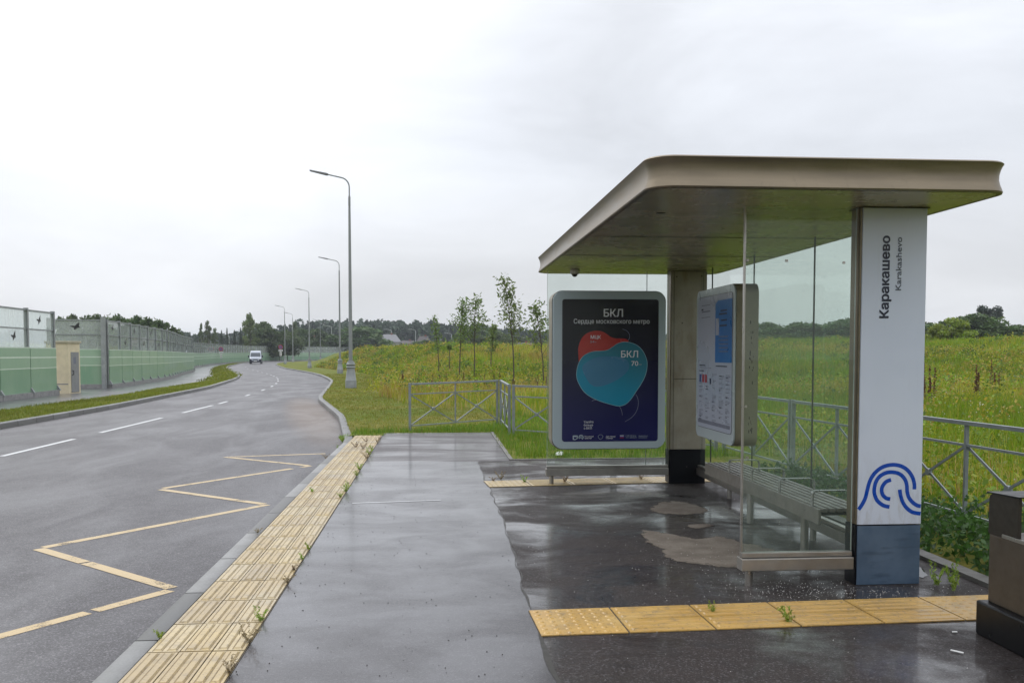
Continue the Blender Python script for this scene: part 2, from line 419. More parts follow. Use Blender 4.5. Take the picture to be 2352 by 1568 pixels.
M['tile_c'] = m_tile('dull_yellow_tile', (.32, .235, .11), (.41, .31, .15), (.34, .29, .19))
M['groove'] = simple('tile_groove', (.20, .145, .07), .7, 0, .35, 14)
M['grout'] = simple('dirty_joint', (.055, .042, .025), .7, 0, .3, 20)
def m_kerb():
    t = NT('concrete_kerb'); p = t.pos()
    ca = t.N.new('ShaderNodeVertexColor'); ca.layer_name = 'Col'
    n = t.noise(p, 3, 6, .65); n2 = t.noise(p, 60, 3)
    c = t.mix(t.rng(n, .35, .75, 0, .5), ca.outputs[0], (.09, .085, .075))
    c = t.mix(t.rng(n2, .3, .7, 0, .35), c, (.13, .13, .13))
    t.set(Base_Color=c, Roughness=.5); t.b.inputs['Coat Weight'].default_value = .35; t.b.inputs['Coat Roughness'].default_value = .2
    t.bump(n2, .3, .003); return t.m
M['kerb'] = m_kerb()
def m_worn(name, col, wear=.55):
    t = NT(name); p = t.pos()
    n = t.noise(p, 5, 7, .7); n2 = t.noise(p, 80, 3, .6)
    wr = t.math('ADD', t.math('MULTIPLY', n, .6), t.math('MULTIPLY', n2, .4))
    c = t.mix(t.rng(n2, .3, .7), tuple(x*.8 for x in col), col)
    t.set(Base_Color=c, Roughness=.45, Alpha=t.rng(wr, wear+.02, wear+.07, 1, .0)); t.b.inputs['Coat Weight'].default_value = .3; t.b.inputs['Coat Roughness'].default_value = .2
    return t.m
M['yellow_line'] = m_worn('yellow_road_paint', (.48, .34, .14), .545)
M['white_line'] = m_worn('white_road_paint', (.60, .61, .62), .62)
def m_soil():
    t = NT('meadow_ground'); p = t.pos()
    n = t.noise(p, .35, 6, .6); n2 = t.noise(p, 5, 5, .65); n3 = t.noise(p, 30, 4, .7)
    c = t.mix(t.rng(n, .35, .65), (.115, .155, .018), (.20, .17, .036))
    c = t.mix(t.rng(n2, .35, .7), c, (.075, .110, .018))
    c = t.mix(t.rng(n3, .55, .75, 0, .6), c, (.17, .15, .05))
    t.set(Base_Color=c, Roughness=.9); t.b.inputs['Specular IOR Level'].default_value = .1; t.bump(n3, .6, .05); return t.m
M['soil'] = m_soil()
def m_leaf(name, trans=.35):
    t = NT(name); t.N.remove(t.b)
    ca = t.N.new('ShaderNodeVertexColor'); ca.layer_name = 'Col'
    oi = t.N.new('ShaderNodeObjectInfo')
    hsv = t.N.new('ShaderNodeHueSaturation'); t.L.new(ca.outputs[0], hsv.inputs['Color'])
    t.L.new(t.rng(oi.outputs['Random'], 0, 1, .485, .515, False), hsv.inputs['Hue'])
    t.L.new(t.rng(oi.outputs['Random'], 0, 1, .85, 1.15, False), hsv.inputs['Value'])
    d = t.N.new('ShaderNodeBsdfDiffuse'); tl = t.N.new('ShaderNodeBsdfTranslucent'); g = t.N.new('ShaderNodeBsdfGlossy')
    g.inputs['Roughness'].default_value = .4
    t.L.new(hsv.outputs[0], d.inputs[0]); t.L.new(hsv.outputs[0], tl.inputs[0])
    a = t.N.new('ShaderNodeMixShader'); a.inputs[0].default_value = trans
    t.L.new(d.outputs[0], a.inputs[1]); t.L.new(tl.outputs[0], a.inputs[2])
    b = t.N.new('ShaderNodeMixShader'); b.inputs[0].default_value = .04
    t.L.new(a.outputs[0], b.inputs[1]); t.L.new(g.outputs[0], b.inputs[2])
    t.L.new(b.outputs[0], t.out.inputs['Surface']); return t.m
M['leaf'] = m_leaf('foliage')
M['grass'] = m_leaf('grass_blade', .4)
M['bark'] = simple('bark', (.075, .055, .04), .85, 0, .25, 20)
M['bark_pale'] = simple('pale_bark', (.22, .21, .19), .85, 0, .3, 12)

# ------------------------------------------------------------------ plan curves
def interp(tab):
    a = np.array(tab, float); ys, xs = a[:, 1], a[:, 0]
    yy = np.linspace(ys[0], ys[-1], 600)
    # smooth by convolving the linear interpolation
    xx = np.interp(yy, ys, xs); k = np.hanning(17); k /= k.sum()
    xp = np.concatenate([xx[0] - (xx[1]-xx[0])*np.arange(8, 0, -1), xx, xx[-1] + (xx[-1]-xx[-2])*np.arange(1, 9)])
    xs2 = np.convolve(xp, k, 'valid')
    return lambda y: np.interp(y, yy, xs2)
KR_T = [(-1.64, -12), (-1.64, 10), (-1.60, 16.6), (-1.78, 18), (-2.4, 23.2), (-4.1, 32.5), (-4.62, 38.6), (-5.26, 46), (-6.12, 55.2), (-7.0, 61.4), (-8.75, 72.1), (-10.9, 83), (-14.2, 97.7), (-18.2, 114.6),
        (-21.8, 131.8), (-25, 148), (-27.5, 165), (-29, 182), (-28.8, 196), (-26, 208), (-21, 222), (-12, 242), (0, 262)]
def kerbR(y):
    y = np.asarray(y, float); a = np.array(KR_T); lin = np.interp(y, a[:, 1], a[:, 0]); sm = KR_S(y)
    t = np.clip((y - 22) / 8, 0, 1); return lin*(1-t) + sm*t
KR_S = interp(KR_T)
kerbL = interp([(-9.5, -12), (-9.5, 5), (-9.5, 20), (-9.53, 29), (-10.2, 38), (-10.73, 45.3), (-12.0, 54.9), (-12.97, 62), (-14.45, 70.3), (-16.52, 79.6), (-21.13, 98.4), (-25.22, 115.3),
                (-28.76, 132.3), (-32.4, 155), (-35.2, 172), (-36.2, 190), (-35.4, 205), (-32, 220), (-25, 238), (-12, 262)])
grassL = interp([(-12.95, -12), (-12.95, 40), (-14.4, 53), (-14.9, 58), (-15.1, 62), (-18.0, 77), (-22.4, 96), (-27.0, 115), (-30.5, 132), (-34.4, 155), (-36.8, 172), (-37.7, 190), (-36.8, 206), (-33, 222), (-27, 238), (-14, 262)])
def rz(y): return -.13 - .0045 * (np.clip(y, 30, 115) - 30)
def S(t): t = np.clip(t, 0, 1); return t*t*(3-2*t)
def foot(y): return kerbR(y) + .15 + np.interp(y, [30, 42, 60, 78, 100, 125], [2.2, 2.0, 3.0, 4.2, 4.2, 4.0])
def crest(x): return 1.66 + .45*S((x-8)/22)
def G(x, y):
    x = np.asarray(x, float); y = np.asarray(y, float)
    base = np.where(y < 18, -.015, rz(y) + .115)
    base = np.where((y < 13.4) & (x > 3.5), -.03 - .10*S((x-4)/2), base)
    d = np.hypot(x, y) * S((x+6)/6) + y*.86*(1-S((x+6)/6))
    Lt = S((x - foot(y)) / 7.0)
    m = crest(x) * 1.0
    h = (m - base) * S((d-42)/36) * Lt * (1 - .8*S((y-145)/45))
    dip = -.22*S((y-30)/10)*(1-S((y-47)/8))*S((x+3)/4)
    bump = .16*np.sin(x*.31+1.2)*np.sin(y*.23+.6)*S((d-50)/20)*Lt + .10*np.sin(x*.9+y*.55)*np.sin(y*.71-x*.4)*S((d-40)/20)*Lt
    rise = .14*S((x-5)/10)*(1-S((d-42)/36))
    return base + h + dip + bump + rise

def sheet(name, y_list, cols, zf, mat, kind='structure'):
    """cols: list of functions y->x ; zf(x,y)"""
    ys = np.array(y_list, float); X = np.stack([c(ys)*np.ones_like(ys) for c in cols], 1); Yg = np.repeat(ys[:, None], X.shape[1], 1)
    Z = zf(X, Yg) if callable(zf) else np.full(X.shape, zf)
    V = np.stack([X, Yg, Z], 2).reshape(-1, 3); n, m = X.shape
    i = np.arange(n-1)[:, None]*m + np.arange(m-1)[None]
    Fq = np.stack([i, i+1, i+1+m, i+m], 2).reshape(-1, 4)
    o = mesh_np(name, V, Fq, mat); o['kind'] = kind; return o
def const(c): return lambda y: np.full(np.shape(y), float(c))
def yseq(a, b, near=.5, k=.02):
    r = [a]
    while r[-1] < b: r.append(r[-1] + max(near, abs(r[-1])*k))
    r[-1] = b; return r

# base ground far below everything
sheet('ground', [-300, -60, 0, 60, 150, 300, 700, 2500], [const(v) for v in (-2500, -600, -200, -60, -20, 30, 100, 300, 900, 2500)], lambda x, y: np.full(x.shape, -1.15), M['soil'])
# left land beyond the barrier
sheet('ground', yseq(-12, 262, 2), [const(-500), const(-150), const(-70), lambda y: grassL(y)-8, lambda y: grassL(y)-4.6], lambda x, y: rz(y)-.10, M['soil'])
# meadow and verge
tt = [0, .4, .9, 1.6, 2.4, 3.2, 4.2, 5.2, 6.4, 7.6, 9, 10.5, 12, 14, 16, 18, 20, 22.5, 25, 28, 31, 34, 38, 42, 47, 52, 58, 65, 75, 90, 110, 140, 180, 240, 330]
sheet('meadow', yseq(17.95, 262, .5, .012), [(lambda y, t=t: kerbR(y)+.15+t) for t in tt], G, M['soil'])
sheet('meadow', yseq(13.41, 17.95, .4), [(lambda y, t=t: 1.12+t*np.ones_like(y)) for t in tt], G, M['soil'])
sheet('meadow', yseq(-12, 13.41, .5), [(lambda y, t=t: 3.76+t*np.ones_like(y)) for t in tt], G, M['soil'])
sheet('meadow', [262, 300, 360, 450, 600, 900, 2000], [const(v) for v in (-60, -20, 20, 60, 120, 250, 500, 1200)], lambda x, y: np.full(x.shape, -.55), M['soil'])
# road
sheet('road', yseq(-12, 262, .8, .012), [(lambda y, f=f: kerbL(y)*(1-f) + (kerbR(y)+.002)*f) for f in np.linspace(0, 1, 8)], lambda x, y: rz(y), M['road'])
# left grass strip and sidewalk
def gs(x, y): return rz(y) + .11 - .17*np.clip((kerbL(y)-.15-x)/np.maximum(kerbL(y)-.15-grassL(y), .2), 0, 1)
sheet('grass_strip', yseq(-12, 262, .8, .012), [(lambda y, f=f: (kerbL(y)-.15)*(1-f) + grassL(y)*f) for f in np.linspace(0, 1, 6)], lambda x, y: gs(x, y), M['soil'])
sheet('sidewalk', yseq(-12, 262, .8, .012), [(lambda y, f=f: grassL(y) - 5.2*f) for f in (0, .25, .5, .75, 1)], lambda x, y: rz(y)-.07, M['sidewalk'])

# pavements at z 0 : the wet path, and the darker plaza under the shelter
def seamx(y): return .60 + .018*np.sin(y*.9) + .006*np.sin(y*3.7+1) + .005*np.sin(y*9.1)+.02*(y-8)/5
ys_p = yseq(-6, 13.2, .12, 0); ys_q = yseq(13.2, 17.95, .3, 0)
sheet('path', ys_p, [(lambda y, f=f: -1.0*(1-f) + seamx(y)*f) for f in np.linspace(0, 1, 6)], 0.0, M['path'])
sheet('path', ys_q, [(lambda y, f=f: -1.0*(1-f) + 1.06*f) for f in np.linspace(0, 1, 6)], 0.0, M['path_far'])
sheet('plaza', ys_p, [(lambda y, f=f: seamx(y)*(1-f) + 3.64*f) for f in np.linspace(0, 1, 8)], 0.0, M['plaza'])
sheet('plaza', [13.2, 13.31], [const(1.06), const(3.64)], 0.0, M['plaza'])
sheet('verge_edge', [17.38, 17.7, 17.98], [const(-1.61), const(-1.2), const(-.985)], .004, M['soil'])
# crack along the seam
cr = MB(); ysn = np.arange(1.5, 13.1, .035)
for a, b in zip(ysn[:-1], ysn[1:]):
    wdt = lambda y: .002 + .007*abs(math.sin(y*5.1)*math.sin(y*2.3+.7)) + (.008 if y < 5.2 else 0)
    j = lambda y: .006*math.sin(y*11)+.005*math.sin(y*6+1)+random.uniform(-.0015, .0015)
    xa, xb = float(seamx(a))+j(a), float(seamx(b))+j(b)
    cr.add([(xa-wdt(a), a, .002), (xa+wdt(a), a, .002), (xb+wdt(b), b, .002), (xb-wdt(b), b, .002)], [(0,1,2,3)])
tag(cr.build('crack', M['seam'], fix=False), kind='structure')
cr = MB(); xs_ = np.linspace(.64, 1.08, 24)
for a, b in zip(xs_[:-1], xs_[1:]):
    ya, yb = 13.19+.01*math.sin(a*30), 13.19+.01*math.sin(b*30)
    cr.add([(a, ya-.018, .002), (b, yb-.018, .002), (b, yb+.018, .002), (a, ya+.018, .002)], [(0,1,2,3)])
tag(cr.build('crack', M['seam'], fix=False), kind='structure')

# kerbs ------------------------------------------------------------
def kerb(name, fn, y0, y1, side, wtop, zt, zb, step, tones):
    V = []; Fq = []; Cc = []; y = y0; i = 0
    while y < y1:
        st = step if y < 60 else step*2.5
        yb = min(y + st - (.012 if y0 < 0 and name == 'kerb' and y < 17 else .014), y1)
        for seg in range(1):
            pts = []
            for yy in (y, yb):
                x = float(fn(yy)); xo = x + side*wtop
                rr = .018
                zz = zt(yy); zl = zb(yy)
                pts += [(x, yy, zl), (x, yy, zz-rr), (x+side*rr, yy, zz), (xo, yy, zz), (xo, yy, zl)]
            b = len(V); V += pts; n = 5
            for k in range(n-1): Fq.append((b+k, b+k+1, b+n+k+1, b+n+k))
            Fq.append((b, b+1, b+3, b+4)); Fq.append((b+5, b+6, b+8, b+9))
            c = tones[i % len(tones)]*random.uniform(.85, 1.12); Cc += [(c, c*1.0, c*.99)]*10
        y += st; i += 1
    o = mesh_np(name, np.array(V), np.array(Fq), M['kerb'], np.array(Cc)); o['kind'] = 'structure'; return o
kerb('kerb', kerbR, -8.9, 17.0, 1, .135, lambda y: .002, lambda y: -.3, 1.0, [.26, .10, .085, .27, .12, .24, .09, .28])
kerb('kerb', kerbR, 17.01, 250, 1, .15, lambda y: rz(y)+.13, lambda y: rz(y)-.2, 1.0, [.085, .11, .12, .08])
kerb('kerb', kerbL, -10, 250, -1, .15, lambda y: rz(y)+.13, lambda y: rz(y)-.2, 1.0, [.10, .085, .11, .08])
# light concrete edge left of the path to fill between kerb and tiles
b = MB()
b.box(1.062, 1.118, 13.31, 17.95, -.2, .012); b.box(1.062, 3.7, 13.312, 13.37, -.2, .010)
b.box(3.642, 3.76, -8, 13.30, -.2, .03)
M['edging'] = simple('dirty_edging', (.12, .115, .105), .6, 0, .35, 6, .3)
o = b.build('edging', M['edging']); tag(o, kind='structure')

# road markings ----------------------------------------------------
def stroke(mb, a, b, w, z):
    a = Vector(a); b = Vector(b); n = int(max(1, (b-a).length/.6)); d = (b-a).normalized(); nn = Vector((-d.y, d.x))*w/2
    for i in range(n):
        p = a.lerp(b, i/n); q = a.lerp(b, (i+1)/n)
        zp, zq = float(rz(p.y))+z, float(rz(q.y))+z
        mb.add([(p.x+nn.x, p.y+nn.y, zp), (p.x-nn.x, p.y-nn.y, zp), (q.x-nn.x, q.y-nn.y, zq), (q.x+nn.x, q.y+nn.y, zq)], [(0,1,2,3)])
zg = MB()
Z = [(-3.42, 4.5), (-1.86, 6.72), (-3.42, 8.22), (-1.86, 10.4), (-3.42, 11.7), (-1.86, 13.92), (-3.38, 15.2), (-1.83, 15.58)]
worn = {0: [(0, .745), (.765, .985)], 1: [(.02, .60), (.615, .99)], 2: [(.02, 1)], 3: [(.03, .97)], 4: [(.03, .86), (.93, 1)], 5: [(.02, 1)], 6: [(.04, 1)]}
for i, (p, q) in enumerate(zip(Z[:-1], Z[1:])):
    P_, Q_ = Vector(p), Vector(q)
    for t0, t1 in (worn[i] if i % 2 == 0 or True else []): stroke(zg, P_.lerp(Q_, t0), P_.lerp(Q_, t1), .10, .002 if i % 2 == 0 else .003)
tag(zg.build('road_marking', M['yellow_line'], fix=False), kind='structure')
wl = MB()
CL = [(-7.03, 2), (-7.03, 12), (-7.0, 18), (-7.0, 26), (-7.05, 31), (-7.45, 37.5), (-7.9, 43.5), (-8.4, 48.7), (-9.05, 53.8), (-9.8, 59), (-10.5, 63.1), (-11.4, 68.3), (-12.4, 72.8), (-13.4, 77.5), (-14.8, 83.4), (-16.4, 90), (-18, 96.4), (-20, 104.3), (-23.1, 117), (-26.4, 132), (-29.5, 150)]
cl_f = interp(CL)
for a, b_ in [(3.2, 6), (9.4, 12.3), (15.6, 18.6), (20.0, 24.4), (26.4, 30.0), (31.0, 32.6), (37.1, 38.4), (42.7, 44.2), (48, 49.4), (53.2, 54.5), (58.5, 59.8), (63, 64.4), (68, 69.4), (72.6, 74), (77.4, 78.8), (83, 84.5), (90, 91.6), (96.3, 98), (104, 105.8), (117, 119), (129, 131)]:
    stroke(wl, (float(cl_f(a)), a), (float(cl_f(b_)), b_), .105, .004)
tag(wl.build('road_marking', M['white_line'], fix=False), kind='structure')
# faint white line across the path
wl = MB(); wl.add([(-.86, 9.60, .003), (.05, 9.72, .004), (.05, 9.745, .004), (-.86, 9.625, .004)], [(0,1,2,3)])
tag(wl.build('path_marking', M['white_line'], fix=False), kind='structure')

# tactile paving ----------------------------------------------------
def tactile_long():
    gb = MB(); gb.box(-1.497, -.992, -4, 17.4, -.05, .003); g_ = gb.build('tile_joint', M['grout']); tag(g_, kind='structure')
    mb = MB(); y = 17.36
    while y > -3.8:
        y0 = y - .486
        for c in range(3):
            x0 = -1.492 + c*.1665; x1 = x0 + .1595
            dz = random.uniform(-.001, .0015)
            tone = random.choice((0, 0, 1, 2)); mb.box(x0, x1, y0, y, -.03, .008+dz, tone)
            for k in range(2):
                xr = x0 + .024 + k*.074
                # raised rib with bevelled sides
                mb.add([(xr, y0+.02, .008+dz), (xr+.042, y0+.02, .008+dz), (xr+.042, y-.02, .008+dz), (xr, y-.02, .008+dz),
                        (xr+.006, y0+.028, .0145+dz), (xr+.036, y0+.028, .0145+dz), (xr+.036, y-.028, .0145+dz), (xr+.006, y-.028, .0145+dz)],
                       [(4,5,6,7), (0,1,5,4), (1,2,6,5), (2,3,7,6), (3,0,4,7)], tone)
                for xg in (xr-.0055, xr+.0425): mb.add([(xg, y0+.012, .0088+dz), (xg+.005, y0+.012, .0088+dz), (xg+.005, y-.012, .0088+dz), (xg, y-.012, .0088+dz)], [(0,1,2,3)], 3)
        y -= .5
    o = mb.build('tactile_paving', [M['tile'], M['tile_b'], M['tile_c'], M['groove']]); tag(o, kind='structure')
tactile_long()
def tactile_cross(x_start, y0, ang, n, mat, cone_col=True):
    T = Matrix.Translation((x_start, y0, 0)) @ Matrix.Rotation(ang, 4, 'Z')
    mb = MB(); g_ = MB()
    def tb(x0, x1, y0_, y1_, z1, m_=mb):
        vs = [T @ Vector(p) for p in [(x0,y0_,-.03),(x1,y0_,-.03),(x1,y1_,-.03),(x0,y1_,-.03),(x0,y0_,z1),(x1,y0_,z1),(x1,y1_,z1),(x0,y1_,z1)]]
        m_.add(vs, [(0,3,2,1),(4,5,6,7),(0,1,5,4),(1,2,6,5),(2,3,7,6),(3,0,4,7)])
    tb(-.004, n*.5+.0, -.004, .504, .0025, g_)
    for i in range(n):
        x0 = i*.5; x1 = x0+.488
        if i == 0 or i == n-2:
            tb(x0, x1, 0, .5, .008)
            for a in range(7):
                for c in range(7):
                    px, py = x0+.035+a*.068, .038+c*.07; r1, r2 = .019, .010
                    vs = [T @ Vector((px+r1*math.cos(k*math.pi/4), py+r1*math.sin(k*math.pi/4), .008)) for k in range(8)]
                    vs += [T @ Vector((px+r2*math.cos(k*math.pi/4), py+r2*math.sin(k*math.pi/4), .0125)) for k in range(8)]
                    mb.add(vs, [(k, (k+1) % 8, 8+(k+1) % 8, 8+k) for k in range(8)] + [tuple(range(8, 16))])
        else:
            for j in range(2):
                ya, yb = j*.2535, j*.2535+.2465
                tb(x0, x1, ya, yb, .008)
                for k in range(3):
                    yr = ya+.026+k*.074
                    vs = [T @ Vector(p) for p in [(x0+.02,yr,.008),(x1-.02,yr,.008),(x1-.02,yr+.042,.008),(x0+.02,yr+.042,.008),(x0+.028,yr+.006,.0135),(x1-.028,yr+.006,.0135),(x1-.028,yr+.036,.0135),(x0+.028,yr+.036,.0135)]]
                    mb.add(vs, [(4,5,6,7),(0,1,5,4),(1,2,6,5),(2,3,7,6),(3,0,4,7)])
    tag(g_.build('tile_joint', M['grout']), kind='structure')
    tag(mb.build('tactile_paving', mat), kind='structure')
tactile_cross(.575, 4.99, R(2.2), 7, M['tile2'])
tactile_cross(.62, 10.62, R(6.5)*.8, 6, M['tile'])

# puddles -----------------------------------------------------------
def m_dry():
    t = NT('dry_pale_asphalt'); p = t.pos(); ca = t.N.new('ShaderNodeVertexColor'); ca.layer_name = 'Col'
    n = t.noise(p, 9, 8, .72); n2 = t.noise(p, 95, 3, .6); n3 = t.noise(p, 5, 5, .6)
    c = t.mix(t.rng(n3, .3, .7), (.125, .105, .088), (.19, .165, .14)); c = t.mix(t.rng(n2, .5, .7, 0, .6), c, (.07, .058, .05))
    a = t.math('ADD', ca.outputs[0], t.math('MULTIPLY', t.math('SUBTRACT', n, .5), 1.5))
    t.set(Base_Color=c, Roughness=.85, Alpha=t.rng(a, .40, .56)); t.b.inputs['Specular IOR Level'].default_value = .15; return t.m
M['dry'] = m_dry()
def puddle(pts, seed=1, z=.0035, mat=None):
    rr = random.Random(seed); P = [Vector(p) for p in pts]; res = []
    for i in range(len(P)):
        p0, p1, p2, p3 = P[i-1], P[i], P[(i+1) % len(P)], P[(i+2) % len(P)]
        for k in range(7):
            t = k/7
            q = .5*((2*p1) + (-p0+p2)*t + (2*p0-5*p1+4*p2-p3)*t*t + (-p0+3*p1-3*p2+p3)*t**3)
            res.append((q.x + rr.uniform(-.007, .007), q.y + rr.uniform(-.018, .018)))
    if mat is not None:
        cx_ = sum(q[0] for q in res)/len(res); cy_ = sum(q[1] for q in res)/len(res); n_ = len(res); V = [(cx_, cy_, z)]; Cc = [(1, 1, 1)]
        for sc_, a_ in ((.55, 1), (.82, .78), (.97, .5), (1.12, 0)):
            for x, y in res: V.append((cx_+(x-cx_)*sc_, cy_+(y-cy_)*sc_, z)); Cc.append((a_,)*3)
        T3 = [(0, 1+k, 1+(k+1) % n_) for k in range(n_)]; Q4 = []
        for rg in range(3):
            for k in range(n_): Q4.append((1+rg*n_+k, 1+(rg+1)*n_+k, 1+(rg+1)*n_+(k+1) % n_, 1+rg*n_+(k+1) % n_))
        o = mesh_np('dry_patch', np.array(V), np.array(Q4), mat, np.array(Cc), tris=np.array(T3)); tag(o, kind='structure'); return
    mb = MB(); mb.add([(x, y, z) for x, y in res], [tuple(range(len(res)))])
    o = mb.build('puddle' if mat is None else 'dry_patch', mat or M['puddle'], fix=False); tag(o, kind='structure')
    me = o.data
    if me.polygons[0].normal.z < 0: me.flip_normals()
puddle([(1.80, 7.93), (1.72, 7.5), (1.77, 7.15), (1.74, 6.85), (1.85, 6.64), (2.2, 6.48), (2.6, 6.6), (2.65, 7.1), (2.51, 7.37), (2.40, 7.62), (2.18, 7.53), (2.02, 7.72)], 1, mat=M['dry'])
puddle([(2.10, 8.95), (2.28, 9.35), (2.42, 9.48), (2.60, 9.33), (2.68, 8.9), (2.45, 8.66), (2.2, 8.72)], 2, mat=M['dry'])
puddle([(2.25, 8.1), (2.42, 8.2), (2.5, 8.08), (2.3, 7.98)], 5, mat=M['dry'])
puddle([(3.27, 6.35), (3.36, 6.75), (3.52, 6.6), (3.46, 6.25), (3.35, 6.1)], 6)

# ------------------------------------------------------------------ BUS SHELTER
SH = empty('bus_shelter', (2.3, 8.3, 0))
tag(SH, 'glass bus shelter with a bronze flat roof and white name pillar by the path', 'bus shelter')
X0, X1, YF, YB = 1.24, 3.46, 5.33, 11.32
ZC = 2.512
def rrect(x0, x1, y0, y1, r, n=8):
    pts = []
    for cx, cy, a0 in ((x1-r, y1-r, 0), (x0+r, y1-r, 90), (x0+r, y0+r, 180), (x1-r, y0+r, 270)):
        for k in range(n+1):
            a = R(a0 + 90*k/n); pts.append((cx+r*math.cos(a), cy+r*math.sin(a)))
    return pts
# roof fascia: concave profile swept round the outline
prof = [(-.030, ZC+.0), (-.004, ZC+.004), (0, ZC+.012), (-.006, ZC+.03), (-.016, ZC+.055), (-.023, ZC+.085), (-.022, ZC+.115), (-.014, ZC+.145), (-.004, ZC+.168), (.004, ZC+.180), (-.004, ZC+.188), (-.06, ZC+.194)]
fb = MB(); rings = []
for off, z in prof:
    pr = rrect(X0-off, X1+off, YF-off, YB+off, .17+off)
    rings.append([(x, y, z) for x, y in pr])
nR = len(rings[0])
for r_ in rings: fb.v += r_
for i in range(len(rings)-1):
    for k in range(nR):
        k2 = (k+1) % nR; fb.f.append((i*nR+k, i*nR+k2, (i+1)*nR+k2, (i+1)*nR+k)); fb.m.append(0)
fb.f.append(tuple((len(rings)-1)*nR+k for k in range(nR))); fb.m.append(0)
roof = fb.build('roof', M['fascia'], SH, smooth=True)
sb = MB(); pr = rrect(X0+.032, X1-.032, YF+.032, YB-.032, .145)
sb.add([(x, y, ZC+.002) for x, y in pr], [tuple(range(nR))]); sf = sb.build('soffit', M['soffit'], roof, fix=False)
sf.data.flip_normals()
# soffit joints
for y in (7.63, 9.13):
    jb = MB(); jb.box(X0+.06, X1-.06, y-.004, y+.004, ZC-.0015, ZC+.001); jb.build('panel_joint', M['seam'], roof)
# camera dome and slot in the soffit
cb = MB(); cb.lathe([(.055, ZC-.0), (.055, ZC-.035), (.045, ZC-.05)], 20, (1.62, 10.75)); cam_h = cb.build('dome_camera', M['white_paint'], SH, smooth=True)
cb = MB(); cb.lathe([(.034, ZC-.05), (.030, ZC-.066), (.018, ZC-.078), (.003, ZC-.081)], 16, (1.62, 10.75)); cb.build('dome', M['black'], cam_h, smooth=True)
cb = MB(); cb.box(1.52, 1.58, 6.31, 6.34, ZC-.003, ZC+.001); cb.build('soffit_slot', M['black'], roof)

def pillar(x0, x1, y0, y1, front_mat, front_base, z_split=.405):
    mb = MB()
    mb.box(x0+.004, x1-.004, y0+.006, y1-.004, z_split, ZC+.001)
    p = mb.build('pillar', M['corner'], SH, bevel=.006)
    mb = MB(); mb.box(x0+.012, x1-.001, y0-.010, y0+.0055, z_split+.003, ZC-.006); mb.build('front_panel', front_mat, p, bevel=.002)
    mb = MB(); mb.box(x0, x1, y0, y1, 0, z_split-.003); mb.build('base', M['steelblue'], p, bevel=.004)
    mb = MB(); mb.box(x0+.012, x1-.004, y0-.008, y0-.001, .003, z_split-.006); mb.build('base_panel', front_base, p)
    return p
PF = pillar(2.796, 3.248, 5.945, 6.10, M['white_panel'], M['plinth'])
PB = pillar(2.760, 3.196, 10.762, 10.95, M['cladding'], M['steelblue'])
tag(PF, 'white pillar carrying the stop name and blue wave emblem'); tag(PB, 'beige pillar with black base at the far end')
for bx_ in ((2.804, 3.150, 10.7485, 10.751, 1.24, 1.246), (2.80, 2.804, 10.7485, 10.751, .41, 2.5), (3.150, 3.154, 10.7485, 10.751, .41, 2.5)):
    jb = MB(); jb.box(*bx_); jb.build('panel_joint', M['seam'], PB)
rb = MB()
for x, z in ((2.83, 2.44), (3.13, 2.45)): rb.lathe([(.006, -.002), (.006, .002)], 8); 
rb = MB()
for x, z in ((2.83, 2.44), (3.13, 2.45), (2.9, 1.9), (2.97, .20)):
    rb = MB(); rb.box(x-.007, x+.007, 10.7475, 10.7505, z-.007, z+.007); rb.build('screw', M['seam'], PB)
cap = MB(); cap.box(2.796, 3.262, 5.93, 6.12, ZC-.006, ZC-.001); cap.build('pillar_cap', M['seam'], PF)

# lettering ----------------------------------------------------------
def text_obj(s, name, mat, parent, size, org, ux, uy, nrm_, offset=0., align='LEFT', spacing=1.0, fit=None, bold=0.):
    cu = bpy.data.curves.new(name, 'FONT'); cu.body = s; cu.size = size; cu.align_x = align; cu.offset = offset
    cu.space_character = spacing; cu.resolution_u = 3; cu.extrude = .0004
    ob = bpy.data.objects.new(name, cu); COL.objects.link(ob)
    bpy.context.view_layer.update()
    dg = bpy.context.evaluated_depsgraph_get()
    me = bpy.data.meshes.new_from_object(ob.evaluated_get(dg))
    bpy.data.objects.remove(ob)
    co = np.zeros(len(me.vertices)*3, np.float32); me.vertices.foreach_get('co', co); co = co.reshape(-1, 3)
    if fit: 
        wd = co[:, 0].max()-co[:, 0].min(); co[:, 0] *= fit/wd
    if bold:
        import bmesh
        bm = bmesh.new(); base = me.copy()
        for q, (dx, dy) in enumerate(((0, 0), (1, .15), (-1, .1), (.1, 1), (-.1, -1), (.7, -.7), (-.7, .7))):
            c2 = co.copy(); c2[:, 0] += dx*bold; c2[:, 1] += dy*bold*.6; c2[:, 2] += q*.00012
            base.vertices.foreach_set('co', c2.ravel()); bm.from_mesh(base)
        bm.to_mesh(me); bm.free(); bpy.data.meshes.remove(base)
        co = np.zeros(len(me.vertices)*3, np.float32); me.vertices.foreach_get('co', co); co = co.reshape(-1, 3)
    o_ = np.array(org); ux = np.array(ux); uy = np.array(uy); nn = np.array(nrm_)
    P = o_ + co[:, :1]*ux + co[:, 1:2]*uy + co[:, 2:3]*nn
    off = parent.location.copy(); pp = parent.parent
    while pp is not None: off += pp.location; pp = pp.parent
    P = P - np.array(off)
    me.vertices.foreach_set('co', P.astype(np.float32).ravel()); me.update()
    me.materials.clear(); me.materials.append(mat)
    t = bpy.data.objects.new(name, me); COL.objects.link(t); t.parent = parent; return t
FY = 5.9335
text_obj('Каракашево', 'lettering', M['text_dark'], PF, .083, (2.991, FY, 1.778), (0,0,1), (-1,0,0), (0,-1,0), bold=.0036, fit=.536)
text_obj('Karakashevo', 'lettering', M['text_grey'], PF, .054, (3.074, FY, 1.962), (0,0,1), (-1,0,0), (0,-1,0), bold=.0009, fit=.348)
